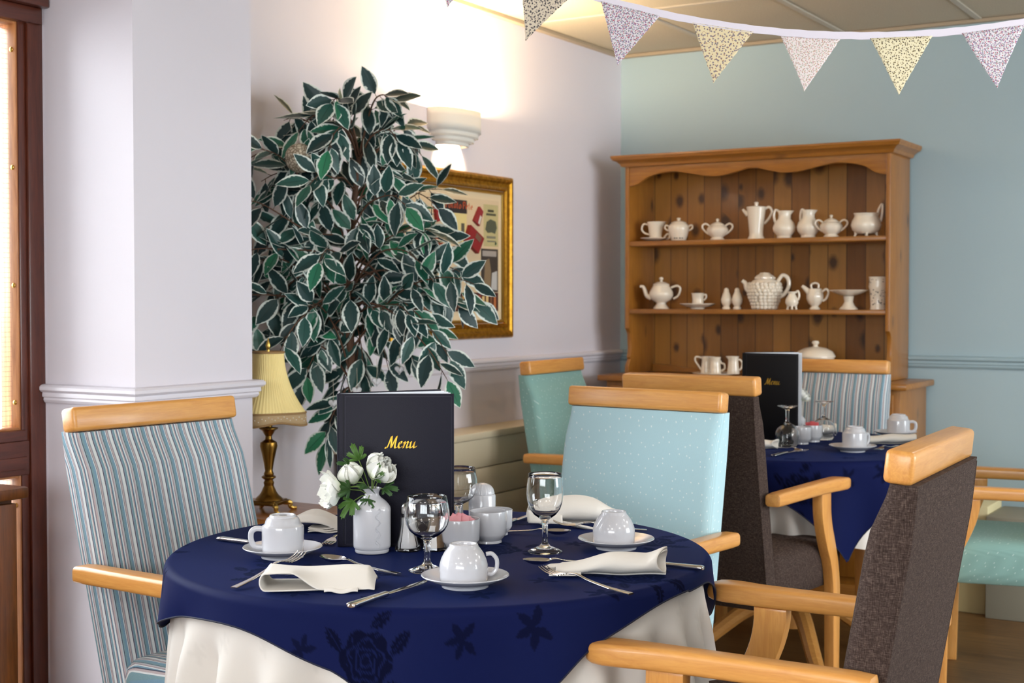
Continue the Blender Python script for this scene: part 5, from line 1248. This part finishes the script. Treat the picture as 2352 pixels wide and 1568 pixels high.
MB().box((-.02, -.1605, .285), (.30, .003, .009), Matrix.Rotation(-.55, 4, 'Y')).build('strap', simple('dark_strap', lin(60, 52, 40), .8), t)

# ---------------------------------------------------------------- bunting
bt = thing('bunting', 'floral fabric bunting on white tape strung across the room under the ceiling', 'bunting', (0, 0, 0))
BO = Vector((0, 0, EYE)); D_ = 3.2
TAPE = simple('white_cotton_tape', lin(232, 226, 238), .8)
U = lambda q: (q-1176)/3180*D_
def tape_pt(q, drop=0.0):
    y = 86-(q-1980)**2*.000233; z = EYE+D_*((690-y)/3180)-drop
    p = FW*D_+RT*U(q); return Vector((p.x, p.y, z))
QS = [430+20*i for i in range(156)]
m = MB(); th = .0012; hh = .0085; vs = []
for q in QS:
    p = tape_pt(q)
    for dz, off in ((hh, th), (hh, -th), (-hh, -th), (-hh, th)): vs.append(p+UP*(dz+.0006*math.sin(q*.21))+FW*off)
rings = [vs[i*4:i*4+4] for i in range(len(QS))]
m.loft(rings).build('tape', TAPE, bt, sharp=30)
def floral(name, base, cols, scale):
    t = NT(name); x, y, z = t.xyz(t.coord('Object', (1, 1, 1), (0, 0, -YAW))); c = t.n('ShaderNodeCombineXYZ'); t.put(c.inputs[0], x); t.put(c.inputs[1], z); col = base
    for i, (cc, sc, th_) in enumerate(cols):
        vo = t.n('ShaderNodeTexVoronoi', feature='F1', voronoi_dimensions='2D'); mp = t.n('ShaderNodeMapping'); t.put(mp.inputs[0], c.outputs[0]); mp.inputs[1].default_value = (i*.37, i*.71, 0); mp.inputs[2].default_value = (0, 0, i*.9)
        t.put(vo.inputs['Vector'], mp.outputs[0]); vo.inputs['Scale'].default_value = sc*scale; nz = t.noise(mp.outputs[0], sc*scale*3.2, 1)
        k = t.math('LESS_THAN', t.math('ADD', vo.outputs['Distance'], t.math('MULTIPLY', t.math('SUBTRACT', nz, .5), .5)), th_); col = t.mix(k, col, cc)
    t.set(Base_Color=col, Roughness=.85); return t.m
FL = {'lilac': floral('lilac_ditsy_print', lin(228, 222, 228), [(lin(120, 116, 140), 150, .24), (lin(188, 96, 112), 110, .18), (lin(150, 160, 150), 130, .18), (lin(150, 120, 160), 95, .16)], 1.25),
      'taupe': floral('taupe_sprig_print', lin(222, 208, 186), [(lin(72, 68, 70), 95, .24), (lin(130, 116, 112), 120, .2)], 1.35),
      'sand': floral('sand_sprig_print', lin(232, 216, 176), [(lin(136, 122, 130), 95, .26), (lin(170, 120, 90), 80, .12)], 1.45),
      'pink': floral('pale_pink_print', lin(236, 226, 224), [(lin(196, 150, 150), 140, .22), (lin(184, 186, 170), 120, .2), (lin(206, 170, 140), 100, .14)], 1.3),
      'yellow': floral('yellow_sprig_print', lin(238, 228, 194), [(lin(96, 84, 62), 95, .21), (lin(160, 142, 96), 110, .18)], 1.45)}
FLAGS = [(972, 1108, 'lilac', 1029, 22), (1195, 1318, 'taupe', 1207, 97), (1378, 1514, 'lilac', 1417, 153), (1587, 1727, 'sand', 1636, 193), (1788, 1928, 'pink', 1844, 212), (1993, 2136, 'yellow', 2061, 220), (2202, 2347, 'lilac', 2284, 205)]
for i, (a, b, pat, tx, ty) in enumerate(FLAGS):
    A, B = tape_pt(a, .006), tape_pt(b, .006); cA = FW*D_+RT*U(tx); tip = Vector((cA.x, cA.y, EYE+D_*((690-ty)/3180)))
    front = []; n_ = 14; vs = []; fs = []
    nn = 14
    for r in range(nn+1):
        v = r/nn
        for s_ in range(nn+1):
            q = s_/nn; p = (A.lerp(B, q)).lerp(tip, v); pk = (.0012 if (r % 2 and s_ in (0, nn)) else 0)
            wob = .006*math.sin(2.2*q+i)*v*(1-v)*2+.004*math.sin(v*5+i*2)
            p = p+(B-A).normalized()*(pk if s_ == 0 else -pk)+FW*wob*.6; vs.append(p)
    for r in range(nn):
        for s_ in range(nn): k = r*(nn+1)+s_; fs.append((k, k+1, k+nn+2, k+nn+1))
    fl = MB().add(vs, fs).build('flag', FL[pat], bt, recalc=False, sharp=0); solid(fl, .0012, 0)
    fl['label'] = {'lilac': 'lilac ditsy print flag', 'taupe': 'taupe sprig flag', 'sand': 'sand coloured sprig flag', 'pink': 'pale pink print flag', 'yellow': 'yellow sprig flag'}[pat]
